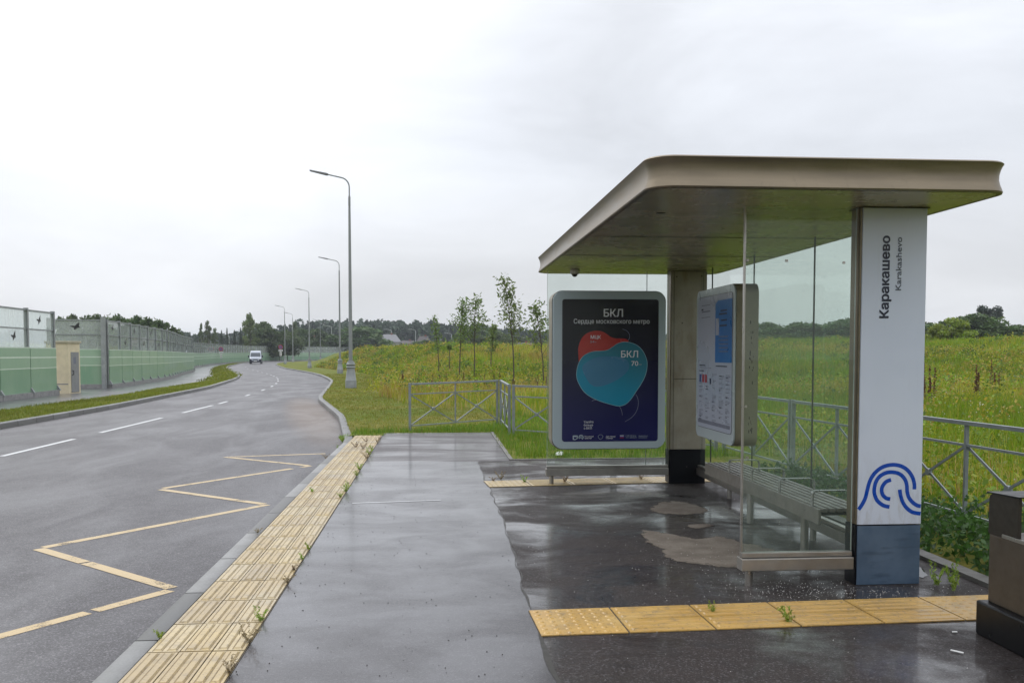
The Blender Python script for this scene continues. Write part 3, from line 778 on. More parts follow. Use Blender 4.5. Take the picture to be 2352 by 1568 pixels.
def smooth_pl(pts, it=4):
    P = [Vector(p) for p in pts]; res = []
    for i in range(len(P)-1):
        p0 = P[max(i-1, 0)]; p1 = P[i]; p2 = P[i+1]; p3 = P[min(i+2, len(P)-1)]
        for k in range(it):
            t = k/it; res.append(.5*((2*p1)+(-p0+p2)*t+(2*p0-5*p1+4*p2-p3)*t*t+(-p0+3*p1-3*p2+p3)*t**3))
    res.append(P[-1]); return res
lg = MB()
fn = lambda u, v, d: (2.8085 + (u-315)*.001185, FY+.0005, .407 + (668-v)*.001185)
for pl in ([(317,580),(335,556),(355,517),(366,472),(375,435),(390,400),(415,368),(450,343),(490,331),(530,330),(570,341),(605,366),(630,402),(641,440),(642,470)],
           [(498,568),(460,558),(425,530),(408,490),(408,455),(418,420),(440,392),(475,374),(510,371),(550,380),(580,405),(596,440),(600,480),(610,515),(635,545),(662,562),(682,566)],
           [(504,414),(475,425),(455,450),(450,475),(458,500),(478,518),(502,523)],
           [(556,470),(562,505),(577,545),(602,578),(635,600),(682,609)]):
    lg.ribbon(smooth_pl(pl), 22, fn)
lg.build('wave_emblem', M['sign_blue'], PF)

# end panels --------------------------------------------------------
def end_panel(x0, x1, y, splits, zb, foot_x, name_mat='glass_end'):
    xs = [x0] + splits + [x1]
    for a, b_ in zip(xs[:-1], xs[1:]):
        mb = MB(); mb.box(a+.003, b_-.003, y, y+.010, zb+.118, ZC); g_ = mb.build('glass_panel', M[name_mat], SH)
        mb = MB(); mb.box(a+.0005, a+.0035, y-.001, y+.011, zb+.118, ZC); mb.box(b_-.0035, b_-.0005, y-.001, y+.011, zb+.118, ZC)
        mb.build('glass_edge', M['seam'] if a != x0 else M['glass_edge'], g_)
    mb = MB(); mb.box(x0-.012, x1-.004, y-.05, y+.06, zb, zb+.083); r_ = mb.build('bottom_beam', M['rail_steel'], SH, bevel=.005)
    mb = MB(); mb.box(x0-.004, x1-.004, y-.022, y+.032, zb+.086, zb+.117); mb.build('glazing_rail', M['rail_steel'], r_, bevel=.003)
    mb = MB(); mb.tube([(foot_x, y+.005, 0), (foot_x, y+.005, zb)], .026, 14); mb.build('foot', M['stain_steel'], SH, smooth=True)
end_panel(2.031, 2.79, 5.985, [], .107, 2.085)
end_panel(1.305, 2.755, 10.80, [2.487], .105, 1.36, 'glass')
# bright edge post of the near glass
mb = MB(); mb.box(2.024, 2.034, 5.975, 6.0, .228, ZC); mb.build('edge_strip', M['stain_steel'], SH)
mb = MB()
for x, z in ((2.31, 2.16), (2.70, 2.15), (2.045, 2.16), (2.045, 1.2), (2.06, .86)):
    mb = MB(); mb.box(x-.008, x+.008, 5.972, 5.984, z-.008, z+.008); mb.build('glass_clip', M['stain_steel'], SH)
# back wall glazing
ysb = [6.102, 7.47, 8.93, 10.31, 10.76]
for a, b_ in zip(ysb[:-1], ysb[1:]):
    mb = MB(); mb.box(3.12, 3.13, a+.004, b_-.004, .225, ZC); g_ = mb.build('glass_panel', M['glass'], SH)
    mb = MB(); mb.box(3.118, 3.132, b_-.002, b_+.002, .225, ZC-.002); mb.build('glass_edge', M['seam'], g_)
mb = MB(); mb.box(3.085, 3.165, 6.102, 10.76, .105, .188); mb.box(3.10, 3.15, 6.102, 10.76, .191, .222); mb.build('bottom_beam', M['rail_steel'], SH, bevel=.004)
for y in (7.4, 9.6):
    mb = MB(); mb.tube([(3.12, y, 0), (3.12, y, .105)], .026, 12); mb.build('foot', M['stain_steel'], SH, smooth=True)

# advertising cabinet on the far end panel ---------------------------
def fnXZ(y): return lambda u, v, d: (u, y+d, v)
def rpoly(x0, x1, z0, z1, r, n=7): return rrect(x0, x1, z0, z1, r, n)
mb = MB(); mb.prism(rpoly(1.322, 2.640, .445, 2.256, .12), fnXZ(10.50), 0, .295); CAB = mb.build('poster_cabinet', M['cab_side'], SH)
tag(CAB, 'poster cabinet with the dark blue metro poster')
mb = MB(); mb.prism(rpoly(1.330, 2.634, .452, 2.250, .115), fnXZ(10.466), 0, .030); mb.build('frame', M['cab_frame'], CAB, bevel=.006)
mb = MB(); mb.prism(rpoly(1.324, 2.638, .447, 2.254, .118), fnXZ(10.496), 0, .006); mb.build('gasket', M['seam'], CAB)
PX0, PX1, PZ0, PZ1 = 1.436, 2.548, .537, 2.158
PYf = 10.4645
def m_poster():
    t = NT('poster_print'); sp = t.N.new('ShaderNodeSeparateXYZ'); t.L.new(t.pos(), sp.inputs[0])
    c = t.mix(t.rng(sp.outputs['Z'], .55, 1.85), (.006, .007, .085), (.007, .006, .013))
    t.set(Base_Color=c, Roughness=.22); return t.m
M['poster'] = m_poster()
mb = MB(); mb.prism(rpoly(PX0, PX1, PZ0, PZ1, .03, 4), fnXZ(PYf), 0, .0014); mb.build('poster', M['poster'], CAB)
pw = PX1-PX0; ph = PZ1-PZ0
def pf(u, v, d): return (PX0 + (u-170)/675*pw, PYf - .0006 - d, PZ0 + (1212-v)/1000*ph)
def pal(name, col, rough=.22): return simple(name, col, rough, 0, .04, 3)
red = [(283,600),(282,560),(290,520),(310,480),(340,452),(380,436),(420,433),(455,440),(485,458),(510,476),(545,486),(590,486),(620,492),(634,505),(620,520),(540,600),(400,640),(300,660),(286,640)]
teal = [(270,735),(276,690),(292,645),(318,610),(355,588),(395,577),(440,575),(485,568),(520,548),(555,524),(600,511),(645,515),(690,532),(725,562),(750,602),(765,650),(764,700),(750,755),(722,810),(690,858),(660,905),(628,940),(596,958),(560,962),(510,950),(460,935),(400,912),(350,883),(315,850),(288,805),(274,770)]
inner = [(310,690),(360,640),(430,615),(520,612),(590,622),(632,650),(636,700),(600,745),(540,785),(470,815),(420,825),(380,815),(345,775)]
def closed(pts): 
    P = [Vector(p) for p in pts]; res = []; n = len(P)
    for i in range(n):
        p0, p1, p2, p3 = P[i-1], P[i], P[(i+1) % n], P[(i+2) % n]
        for k in range(4):
            t = k/4; res.append(.5*((2*p1)+(-p0+p2)*t+(2*p0-5*p1+4*p2-p3)*t*t+(-p0+3*p1-3*p2+p3)*t**3))
    return res
def blob(name, pts, col, d):
    c = closed(pts); mb = MB(); mb.add([pf(p.x, p.y, d) for p in c], [tuple(range(len(c)))]); return mb.build(name, pal(name+'_ink', col), CAB, fix=False)
blob('red_shape', red, (.42, .03, .024), .0006)
rim = closed(teal)
tm = NT('teal_print'); spz = tm.N.new('ShaderNodeSeparateXYZ'); tm.L.new(tm.pos(), spz.inputs[0])
cc = tm.mix(tm.rng(tm.math('SUBTRACT', spz.outputs['Z'], tm.math('MULTIPLY', spz.outputs['X'], -.35)), 1.75, 2.4), (.012, .27, .42), (.03, .18, .24))
tm.set(Base_Color=cc, Roughness=.22)
mb = MB(); mb.add([pf(p.x, p.y, .0010) for p in rim], [tuple(range(len(rim)))]); mb.build('teal_shape', tm.m, CAB, fix=False)
mb = MB(); mb.ribbon(rim+rim[:1], 3.2, lambda u, v, d: pf(u, v, .0018)); mb.build('rim_line', pal('pale_teal', (.25, .48, .55)), CAB)
blob('violet_shape', inner, (.06, .215, .36), .0014)
tl_ = MB()
for pl in ([(630,500),(641,480),(638,455),(620,432),(590,420)], [(688,880),(700,905),(706,940),(700,980),(680,1020),(650,1050),(612,1072)], [(570,962),(582,980),(590,1005),(593,1028)], [(378,926),(395,919),(410,917)]):
    tl_.ribbon(smooth_pl(pl), 2.2, lambda u, v, d: pf(u, v, .0016))
tl_.build('thread_line', pal('thread_grey', (.25, .28, .38)), CAB)
Mw = pal('poster_white_ink', (.75, .76, .78)); Mw2 = pal('poster_pale_ink', (.38, .45, .50))
def ptext(s, u, v, width_px, size, mat=Mw, bold=.0):
    x, y, z = pf(u, v, .0022)
    return text_obj(s, 'poster_lettering', mat, CAB, size, (x, y, z), (1,0,0), (0,0,1), (0,-1,0), bold=bold, fit=width_px/675*pw)
ptext('БКЛ', 454, 334, 132, .12, Mw, .002)
ptext('Сердце московского метро', 248, 382, 530, .072, Mw, 0)
ptext('МЦК', 366, 488, 70, .052, Mw, .0006)
ptext('54', 364, 517, 28, .036, Mw2)
ptext('км', 396, 515, 10, .018, Mw2)
ptext('БКЛ', 577, 619, 118, .105, Mw, .0014)
ptext('70', 652, 678, 48, .078, Mw, .0006)
ptext('км', 704, 674, 20, .026, Mw2)
for k, s in enumerate(('Узнайте', 'больше', 'о БКЛ')): ptext(s, 322, 1080+k*22, (68, 64, 56)[k], .034, Mw)
ptext('Московский', 328, 1180, 62, .022, Mw); ptext('транспорт', 328, 1192, 52, .022, Mw)
ptext('Дни города', 478, 1181, 66, .022, Mw); ptext('столицы', 478, 1193, 48, .022, Mw)
ptext('+7 495 539 54 54', 612, 1177, 78, .019, Mw2); ptext('3210 с мобильного', 618, 1189, 78, .018, Mw2)
ptext('transport.mos.ru', 708, 1177, 66, .019, Mw2); ptext('mosmetro.ru', 708, 1189, 60, .018, Mw2)
# small marks at the foot of the poster
lb = MB()
lb.add([pf(u, v, .0016) for u, v in ((246,1198),(246,1168),(280,1168),(280,1190),(263,1200))], [(0,1,2,3,4)])
c0 = (304, 1181)
arc = [(c0[0]+15*math.cos(R(a)), c0[1]+15*math.sin(R(a))) for a in range(-220, 70, 15)]
lb.ribbon([(x, y) for x, y in arc], 5, lambda u, v, d: pf(u, v, .0016))
arc = [(c0[0]+7*math.cos(R(a)), c0[1]+7*math.sin(R(a))) for a in range(-250, 110, 20)]
lb.ribbon(arc, 3.4, lambda u, v, d: pf(u, v, .0016))
arc = closed([(424,1172),(440,1163),(456,1172),(454,1186),(440,1196),(428,1188)]); lb.ribbon(arc+arc[:1], 1.8, lambda u, v, d: pf(u, v, .0016))
lb.build('footer_mark', Mw2, CAB)
lb = MB(); lb.add([pf(u, v, .0018) for u, v in ((253,1192),(253,1175),(262,1180),(272,1174),(274,1188),(262,1195))], [(0,1,2,3,4,5)]); lb.build('crest_mark', M['poster'], CAB)
for c_, a_, b_2 in (((.5, .5, .52), 1169, 1175), ((.03, .06, .3), 1175, 1182), ((.3, .02, .03), 1182, 1189)):
    lb = MB(); lb.add([pf(577, b_2, .0016), pf(604, b_2, .0016), pf(604, a_, .0016), pf(577, a_, .0016)], [(0,1,2,3)]); lb.build('flag_band', pal('flag_ink', c_), CAB)

# information cabinet on the back wall -------------------------------
def fnYZ(x): return lambda u, v, d: (x+d, u, v)
mb = MB(); mb.prism(rpoly(8.21, 9.44, .695, 2.182, .09), fnYZ(2.715), 0, .205); INF = mb.build('information_cabinet', M['cab_side'], SH)
tag(INF, 'information cabinet with white route sheets above the bench')
for by in (9.25, 9.35):
    for bz in (.9, 1.95):
        mb = MB(); mb.tube([(2.92, by, bz), (3.121, by, bz)], .014, 10); mb.build('bracket', M['stain_steel'], INF)
mb = MB(); mb.prism(rpoly(8.214, 9.436, .699, 2.178, .086), fnYZ(2.698), 0, .0165); mb.build('frame', M['cab_front'], INF, bevel=.004)
mb = MB(); mb.prism(rpoly(8.262, 9.372, .800, 2.11, .05), fnYZ(2.6965), 0, .0012); mb.build('notice_gasket', M['seam'], INF)
mb = MB(); mb.prism(rpoly(8.266, 9.368, .805, 2.105, .046), fnYZ(2.6950), 0, .0012); mb.build('notice_sheet', M['paper'], INF)
mb = MB(); mb.add([(2.6938, y, z) for y, z in ((8.27, 1.46), (8.78, 1.46), (8.78, 2.02), (8.70, 2.05), (8.27, 2.05))], [(0,1,2,3,4)]); mb.build('blue_notice', M['blue_print'], INF, fix=False)
ib = MB(); ib2 = MB(); rr_ = random.Random(5)
def line(mb_, y0, y1, z, h): mb_.add([(2.6932, y0, z), (2.6932, y1, z), (2.6932, y1, z+h), (2.6932, y0, z+h)], [(0,1,2,3)])
for cx in (9.30, 9.08, 8.86, 8.64, 8.44):
    z = 1.34 if cx < 8.9 else 1.24
    while z > .88:
        ln = rr_.uniform(.05, .15)
        if rr_.random() < .78: line(ib2, cx-ln, cx, z, .0055)
        if rr_.random() < .16: line(ib, cx-ln*.6, cx, z, .008); z -= .012
        z -= .0135 if rr_.random() < .8 else .035
line(ib, 9.1, 9.3, 1.42, .012); line(ib2, 8.9, 9.28, 1.40, .006); line(ib, 8.4, 8.75, 1.42, .010); line(ib, 9.15, 9.31, 1.365, .010)
for z in (2.02, 1.96, 1.955, 1.90): line(ib2, 8.95, 9.24, z, .007)
line(ib, 9.18, 9.25, 1.975, .016)
for z, l in ((1.94, .2), (1.91, .24), (1.85, .18), (1.80, .22)): line(ib, 8.42, 8.42+l, z, .016)
for k in range(5): line(ib2, 8.38, 8.66, 1.70-k*.035, .009)
line(ib2, 8.30, 9.33, .845, .035)
ib.build('notice_text', M['ink'], INF); ib2.build('notice_text', M['ink2'], INF)
for y, m_ in ((9.235, M['sign_navy']), (9.135, M['red_print']), (9.04, M['red_print']), (8.90, M['ink'])):
    mb = MB(); mb.box(2.6930, 2.6944, y, y+.065 if m_ is not M['ink'] else y+.045, 1.255 if m_ is not M['ink'] else 1.245, 1.335 if m_ is not M['ink'] else 1.30); mb.build('route_icon', m_, INF)
mb = MB(); mb.box(2.6926, 2.6942, 8.66, 8.76, 1.72, 1.88); mb.build('white_sticker', M['paper'], INF)
db = MB()
for k in range(26):
    z = random.choice([random.uniform(1.45, 1.85), random.uniform(.82, .95), random.uniform(1.2, 1.8)]); x = 2.715+random.uniform(.12, .16)
    db.box(x, x+random.uniform(.003, .009), 8.2085, 8.2105, z, z+random.uniform(.006, .03))
db.build('paint_chip', M['seam'], INF)

# bench --------------------------------------------------------------
BE = empty('bench', (2.88, 7.75, 0)); tag(BE, 'long dark slatted bench with steel hoop armrests inside the shelter', 'bench')
mb = MB(); mb.box(2.700, 2.722, 6.32, 9.10, .335, .446); mb.build('front_board', M['bench'], BE, bevel=.004)
for k in range(6):
    x = 2.728 + k*.058
    mb = MB(); mb.box(x, x+.040, 6.32, 9.10, .425, .452); mb.build('slat', M['bench'], BE, bevel=.004)
mb = MB()
for y in (6.5, 7.3, 8.1, 8.9): mb.box(2.723, 3.07, y-.02, y+.02, .375, .4245)
mb.build('cross_rail', M['black'], BE)
for y in (8.36, 7.74, 7.10, 6.46):
    mb = MB(); z0, z1 = .40, .56
    pts = [(2.712, y, z0), (2.712, y, z1-.02), (2.718, y, z1-.006), (2.735, y, z1), (2.96, y, z1), (2.985, y, z1-.008), (2.995, y, z1-.03), (2.995, y, .45)]
    for a, b_ in zip(pts[:-1], pts[1:]): mb.bar(a, b_, .032, .008, up=(0, 1, 0)) if False else mb.bar(a, b_, .008, .036, up=(0, 1, 0))
    mb.build('armrest', M['arm'], BE)
for y in (6.95, 8.2):
    mb = MB(); mb.tube([(2.86, y, 0), (2.86, y, .30)], .030, 14); mb.tube([(2.86, y, .295), (2.86, y, .315)], .042, 14)
    mb.box(2.76, 3.12, y-.02, y+.02, .316, .374); mb.build('leg', M['rail_steel'], BE, smooth=True)

# litter bin ----------------------------------------------------------
BN = empty('litter_bin', (3.28, 4.35, 0)); tag(BN, 'brown steel litter bin on a black base beside the near tactile strip', 'litter bin')
mb = MB(); mb.box(2.985, 3.60, 3.87, 4.86, 0, .19); mb.build('base', M['bin_black'], BN, bevel=.012)
mb = MB(); mb.prism(rrect(3.03, 3.55, 3.90, 4.83, .02), lambda u, v, d: (u, v, d), .19, .565); mb.build('body', M['bin_brown'], BN, bevel=.006)
mb = MB(); mb.prism([(4.83, .565), (4.83, .755), (4.823, .778), (4.80, .79), (4.57, .796), (4.57, .565)], lambda u, v, d: (d, u, v), 3.03, 3.05)
mb.build('hood_side', M['bin_shaded'], BN, bevel=.003); mb = MB(); mb.prism([(4.83, .565), (4.83, .79), (4.52, .797), (4.52, .565)], lambda u, v, d: (d, u, v), 3.53, 3.55)
mb.build('hood_side', M['bin_shaded'], BN, bevel=.003)
mb = MB(); mb.add([(3.02, 4.838, .788), (3.56, 4.838, .788), (3.56, 4.55, .800), (3.02, 4.55, .800), (3.02, 4.838, .795), (3.56, 4.838, .795), (3.56, 4.55, .807), (3.02, 4.55, .807)],
                  [(0,1,2,3),(4,5,6,7),(0,1,5,4),(1,2,6,5),(2,3,7,6),(3,0,4,7)]); mb.build('hood_top', M['bin_black'], BN)
mb = MB(); mb.box(3.024, 3.04, 3.9, 4.70, .565, .585); mb.build('lip', M['stain_steel'], BN, bevel=.002)

# ------------------------------------------------------------------ railings
def railing(pts, zs, label, group=None):
    """pts: list of panel corner points; each panel has own end posts"""
    root = empty('railing', (pts[0][0], pts[0][1], 0)); tag(root, label, 'railing', group)
    for i in range(len(pts)-1):
        a = Vector((pts[i][0], pts[i][1], 0)); b_ = Vector((pts[i+1][0], pts[i+1][1], 0)); d = (b_-a).normalized()
        a2 = a + d*.04; b2 = b_ - d*.04; za, zb_ = zs[i], zs[i+1]
        def P(t, z): q = a2.lerp(b2, t); return Vector((q.x, q.y, z + za*(1-t) + zb_*t))
        for t, e_ in ((0, 1), (1, 1)):
            mb = MB(); mb.bar(P(t, -.15), P(t, .945), .05, .05); mb.build('post', M['fence_paint'], root)
        mb = MB(); mb.bar(P(.5, .08), P(.5, .90), .030, .030); mb.build('middle_post', M['fence_paint'], root)
        mb = MB(); mb.bar(P(.012, .92), P(.988, .92), .05, .034); mb.build('top_rail', M['fence_paint'], root)
        mb = MB(); mb.bar(P(.012, .72), P(.988, .72), .022, .022); mb.build('middle_rail', M['fence_paint'], root)
        mb = MB(); mb.bar(P(.012, .09), P(.988, .09), .022, .022); mb.build('bottom_rail', M['fence_paint'], root)
        for t0, t1 in ((.015, .49), (.51, .985)):
            for (za_, zb2, off) in ((.70, .11, .006), (.11, .70, -.006)):
                nrm2 = Vector((-d.y, d.x, 0))*off
                mb = MB(); mb.bar(P(t0, za_)+nrm2, P(t1, zb2)+nrm2, .012, .024); mb.build('brace', M['fence_paint'], root)
            c = P((t0+t1)/2, .405); nn = Vector((-d.y, d.x, 0))
            mb = MB(); mb.tube([c - nn*.018, c + nn*.018], .034, 14); mb.build('boss', M['fence_paint'], root)
    return root
gz = lambda x, y: float(G(x, y))
railing([(-.54, 18.5), (1.36, 19.98)], [0.0, 0.02], 'grey steel railing at the far end of the path, one panel facing the camera')
railing([(1.40, 19.95), (1.40, 17.53)], [0.02, 0], 'grey steel railing panel seen almost edge on, running back to the corner')
railing([(1.44, 17.46), (3.08, 15.85), (4.42, 14.2)], [0, 0, 0], 'grey steel railing slanting across the grass behind the poster cabinet')
railing([(4.47, 14.1), (4.60, 11.65), (4.72, 9.2), (4.83, 6.75), (4.95, 4.3), (5.06, 1.85)], [0]*6, 'long grey steel railing along the meadow behind the bench')

# ------------------------------------------------------------------ street lamps
def make_lamp():
    root = empty('street_lamp', (0, 0, 0))
    mb = MB(); mb.lathe([(.25, 0), (.25, .30), (.245, .31), (.252, .33), (.252, .36), (.235, .38), (.175, .86), (.17, .90), (.20, .92), (.212, .95), (.20, .985), (.175, 1.0), (.175, 1.03), (.20, 1.05), (.212, 1.085), (.20, 1.12), (.165, 1.14), (.15, 1.22), (.10, 1.23)], 18)
    mb.build('base', M['lamp_grey'], root, smooth=True, local=True)
    mb = MB(); mb.lathe([(.088, 1.2), (.080, 3.0), (.0795, 3.01), (.066, 5.5), (.052, 8.0), (.048, 8.1), (.052, 8.12), (.052, 8.5), (.04, 8.56)], 12); mb.build('pole', M['lamp_grey'], root, smooth=True, local=True)
    mb = MB(); pts = [(0, 0, 8.5), (0, 0, 8.95)]
    for k in range(1, 8):
        a = R(k*11.5); pts.append((-.42*(1-math.cos(a)), 0, 8.95+.42*math.sin(a)))
    pts.append((-.98, 0, 9.50)); mb.tube(pts, .030, 8); mb.build('arm', M['lamp_grey'], root, smooth=True, local=True)
    mb = MB()
    fnl = lambda u, v, d: (u, d, v)
    mb.prism([(-.92, 9.46), (-1.0, 9.45), (-1.70, 9.62), (-1.74, 9.65), (-1.70, 9.675), (-.98, 9.545), (-.92, 9.53)], fnl, -.09, .09)
    mb.build('luminaire', M['roof_grey'], root, local=True, bevel=.01)
    return root
lamp0 = make_lamp()
LP = [(-3.78, 42.06, 0, 'nearest tall grey street lamp on an ornate base, at the edge of the mown verge'),
      (-7.91, 78.2, -6, 'second tall street lamp, just left of the nearest one'),
      (-15.22, 114.3, -14, 'third street lamp along the bend, left of the mound foot'),
      (-24.7, 155.7, -18, 'far street lamp with the leftmost curved arm on the bend'),
      (-27.6, 183.5, -10, 'far street lamp close behind the leftmost one on the bend'),
      (-31.1+3.4, 214, 10, 'farthest street lamp on the bend, its base behind the third lamp')]
for i, (x, y, a, lab) in enumerate(LP):
    o = lamp0 if i == 0 else copy_tree(lamp0)
    if i == 5: x, y = -27.0, 222.0
    o.location = (x, y, float(rz(y))+.10); o.rotation_euler.z = R(a)*-1 if False else R(-a)*0 + R(a)
    tag(o, lab, 'street lamp', 'street lamps along the road')

# distant thin lamps
def far_lamp(x, y, ztop, lab, side=-1, z0=-.6):
    h = ztop - z0
    root = empty('street_lamp', (x, y, z0))
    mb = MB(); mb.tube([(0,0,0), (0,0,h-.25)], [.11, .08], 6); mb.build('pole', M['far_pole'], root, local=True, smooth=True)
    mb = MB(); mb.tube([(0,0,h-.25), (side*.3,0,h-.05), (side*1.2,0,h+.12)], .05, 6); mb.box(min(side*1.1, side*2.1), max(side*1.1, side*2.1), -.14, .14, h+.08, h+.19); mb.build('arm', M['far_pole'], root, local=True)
    tag(root, lab, 'street lamp', 'distant street lamps')
for x, y, zt, lab in [(-60.3, 256.4, 6.9, 'pale distant lamp post beside the leftmost birches'), (-55.4, 256, 6.1, 'pale distant lamp post among the small firs behind the barrier'),
                      (-46.5, 235.2, 6.9, 'pale distant lamp post just left of the van'), (-49.6, 256, 8.0, 'pale distant lamp post rising through the big poplar'),
                      (-42.4, 265, 6.5, 'distant lamp post behind the barrier, left of the bend lamps'), (-31.2, 284, 9.3, 'distant lamp post in front of the wood, left of the nearest lamp'),
                      (-22.4, 283.5, 8.7, 'distant lamp post in front of the wood, right of the nearest lamp'), (-12.7, 272.6, 8.0, 'distant lamp post in front of the white house'),
                      (-5.7, 272, 8.0, 'distant lamp post between the two white houses'), (4.7, 271.1, 6.9, 'distant lamp post left of the sapling pair'),
                      (-24.0, 273.4, 5.7, 'short distant post by the nearest lamp pole'), (-35.5, 274.2, 6.0, 'short distant post near the brick house')]:
    far_lamp(x, y, zt, lab)
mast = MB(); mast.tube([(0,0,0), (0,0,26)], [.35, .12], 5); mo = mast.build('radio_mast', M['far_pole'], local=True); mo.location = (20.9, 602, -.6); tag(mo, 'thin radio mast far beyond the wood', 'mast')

# ------------------------------------------------------------------ road signs
def road_sign(x, y, zc_, lab):
    root = empty('road_sign', (x, y, float(rz(y))+.1)); z0 = root.location.z
    mb = MB(); mb.tube([(x, y, z0), (x, y, zc_+.3)], .04, 8); mb.build('pole', M['galv'], root, smooth=True)
    mb = MB(); mb.tube([(x, y-.05, zc_), (x, y-.075, zc_)], .38, 24); mb.build('disc', M['sign_red'], root)
    mb = MB(); mb.tube([(x, y-.076, zc_), (x, y-.082, zc_)], .28, 24); mb.build('disc_field', M['sign_navy'], root)
    mb = MB(); mb.bar((x-.22, y-.088, zc_-.22), (x+.22, y-.088, zc_+.22), .01, .07, up=(0,1,0)); mb.bar((x-.22, y-.092, zc_+.22), (x+.22, y-.092, zc_-.22), .01, .07, up=(0,1,0))
    mb = MB(); 
    for sx in (1, -1):
        mb.add([(x-.22*sx-.03, y-.086-.002*sx, zc_-.2), (x-.22*sx+.03, y-.086-.002*sx, zc_-.22), (x+.22*sx+.03, y-.086-.002*sx, zc_+.2), (x+.22*sx-.03, y-.086-.002*sx, zc_+.22)], [(0,1,2,3)])
    mb.build('cross', M['sign_red'], root)
    mb = MB(); mb.box(x-.35, x+.35, y-.07, y-.05, zc_-.78, zc_-.46); mb.build('plate', M['white_paint'], root)
    mb = MB(); mb.box(x-.24, x+.24, y-.076, y-.07, zc_-.66, zc_-.58); mb.add([(x+.16, y-.074, zc_-.70), (x+.30, y-.074, zc_-.62), (x+.16, y-.074, zc_-.54)], [(0,1,2)]); mb.build('tow_symbol', M['black'], root)
    mb = MB(); mb.box(x-.17, x+.17, y-.07, y-.05, zc_-1.55, zc_-.84); mb.build('plate', M['white_paint'], root)
    mb = MB(); mb.box(x-.03, x+.03, y-.076, y-.07, zc_-1.42, zc_-.97)
    for s_ in (1, -1): mb.add([(x-.09, y-.074, zc_-1.195+s_*.17), (x+.09, y-.074, zc_-1.195+s_*.17), (x, y-.074, zc_-1.195+s_*.30)], [(0,1,2)])
    mb.build('arrow', M['black'], root); tag(root, lab, 'road sign', 'no stopping signs with white plates'); return root
road_sign(-38.3+1.2, 165.0, 2.04, 'round no stopping sign with white plates on the left, in front of the barrier')
road_sign(-27.0, 165.5, 2.43, 'round no stopping sign with white plates on the right verge beside the far lamp')

# ------------------------------------------------------------------ van
VN = empty('white_van', (0, 0, 0)); tag(VN, 'white high roof delivery van coming along the bend', 'van')
def vfn(u, v, d): return (d, u, v)      # profile in y,z extruded in x
prof = [(0, .35), (-.02, .62), (.05, 1.0), (.75, 1.22), (1.45, 1.98), (1.75, 2.22), (2.1, 2.27), (5.0, 2.27), (5.2, 2.2), (5.25, .40), (5.25, .30), (.1, .28)]
mb = MB()
n = len(prof); inset = [.03, .01, 0, .0, .10, .16, .16, .13, .12, .03, .03, .03]
vs = [(-.98+inset[i], y, z) for i, (y, z) in enumerate(prof)] + [(.98-inset[i], y, z) for i, (y, z) in enumerate(prof)]
mb.add(vs, [tuple(range(n)), tuple(range(2*n-1, n-1, -1))] + [(i, (i+1) % n, n+(i+1) % n, n+i) for i in range(n)]); mb.build('body', M['car_white'], VN, local=True, bevel=.05)
mb = MB(); mb.add([(-.84, .80, 1.27), (.84, .80, 1.27), (.77, 1.39, 1.90), (-.77, 1.39, 1.90), (-.84, .77, 1.285), (.84, .77, 1.285), (.77, 1.36, 1.925), (-.77, 1.36, 1.925)],
                  [(0,1,2,3),(4,5,6,7),(0,1,5,4),(1,2,6,5),(2,3,7,6),(3,0,4,7)]); mb.build('windscreen', M['car_glass'], VN, local=True)
for s in (-1, 1):
    mb = MB(); mb.add([(s*.992, 1.0, 1.22), (s*.985, 2.0, 1.22), (s*.93, 1.95, 1.82), (s*.93, 1.45, 1.82)], [(0,1,2,3)]); mb.build('side_window', M['car_glass'], VN, local=True, fix=False)
    mb = MB(); mb.prism(rrect(1.05, 1.22, 1.12, 1.48, .05, 3), lambda u, v, d: (s*d, u-.2, v), 1.04, 1.26); mb.build('mirror', M['car_black'], VN, local=True)
    mb = MB(); mb.add([(s*.55, -.035, .80), (s*.93, .0, .84), (s*.95, .16, 1.04), (s*.78, .10, 1.02), (s*.55, -.03, .9)], [(0,1,2,3,4)]); mb.build('headlight', M['headlight'], VN, local=True, fix=False)
    mb = MB(); mb.prism([(-.05, .30), (-.06, .66), (.08, .98), (.25, 1.0), (.5, .70), (.5, .3)], vfn, s*.62, s*.995); mb.build('bumper_corner', M['car_black'], VN, local=True)
for s in (-1, 1):
    for y in (.95, 4.3):
        mb = MB(); mb.tube([(s*.80, y, .33), (s*1.0, y, .33)], .33, 20); wv = mb.build('wheel', M['rubber'], VN, local=True)
        mb = MB(); mb.tube([(s*1.0, y, .33), (s*1.008, y, .33)], .19, 16); mb.build('rim', M['galv'], wv, local=True)
mb = MB(); mb.box(-.62, .62, -.05, .2, .30, .56); mb.build('bumper', M['car_black'], VN, local=True, bevel=.02)
mb = MB(); mb.box(-.42, .42, -.045, -.01, .68, .82); mb.build('grille', M['car_black'], VN, local=True)
mb = MB(); mb.box(-.26, .26, -.06, -.05, .44, .55); mb.build('number_plate', M['white_paint'], VN, local=True)
VN.location = (-31.0, 163.5, float(rz(165))+.0); VN.rotation_euler.z = R(8); VN.scale = (1.0, 1.0, 1.0)

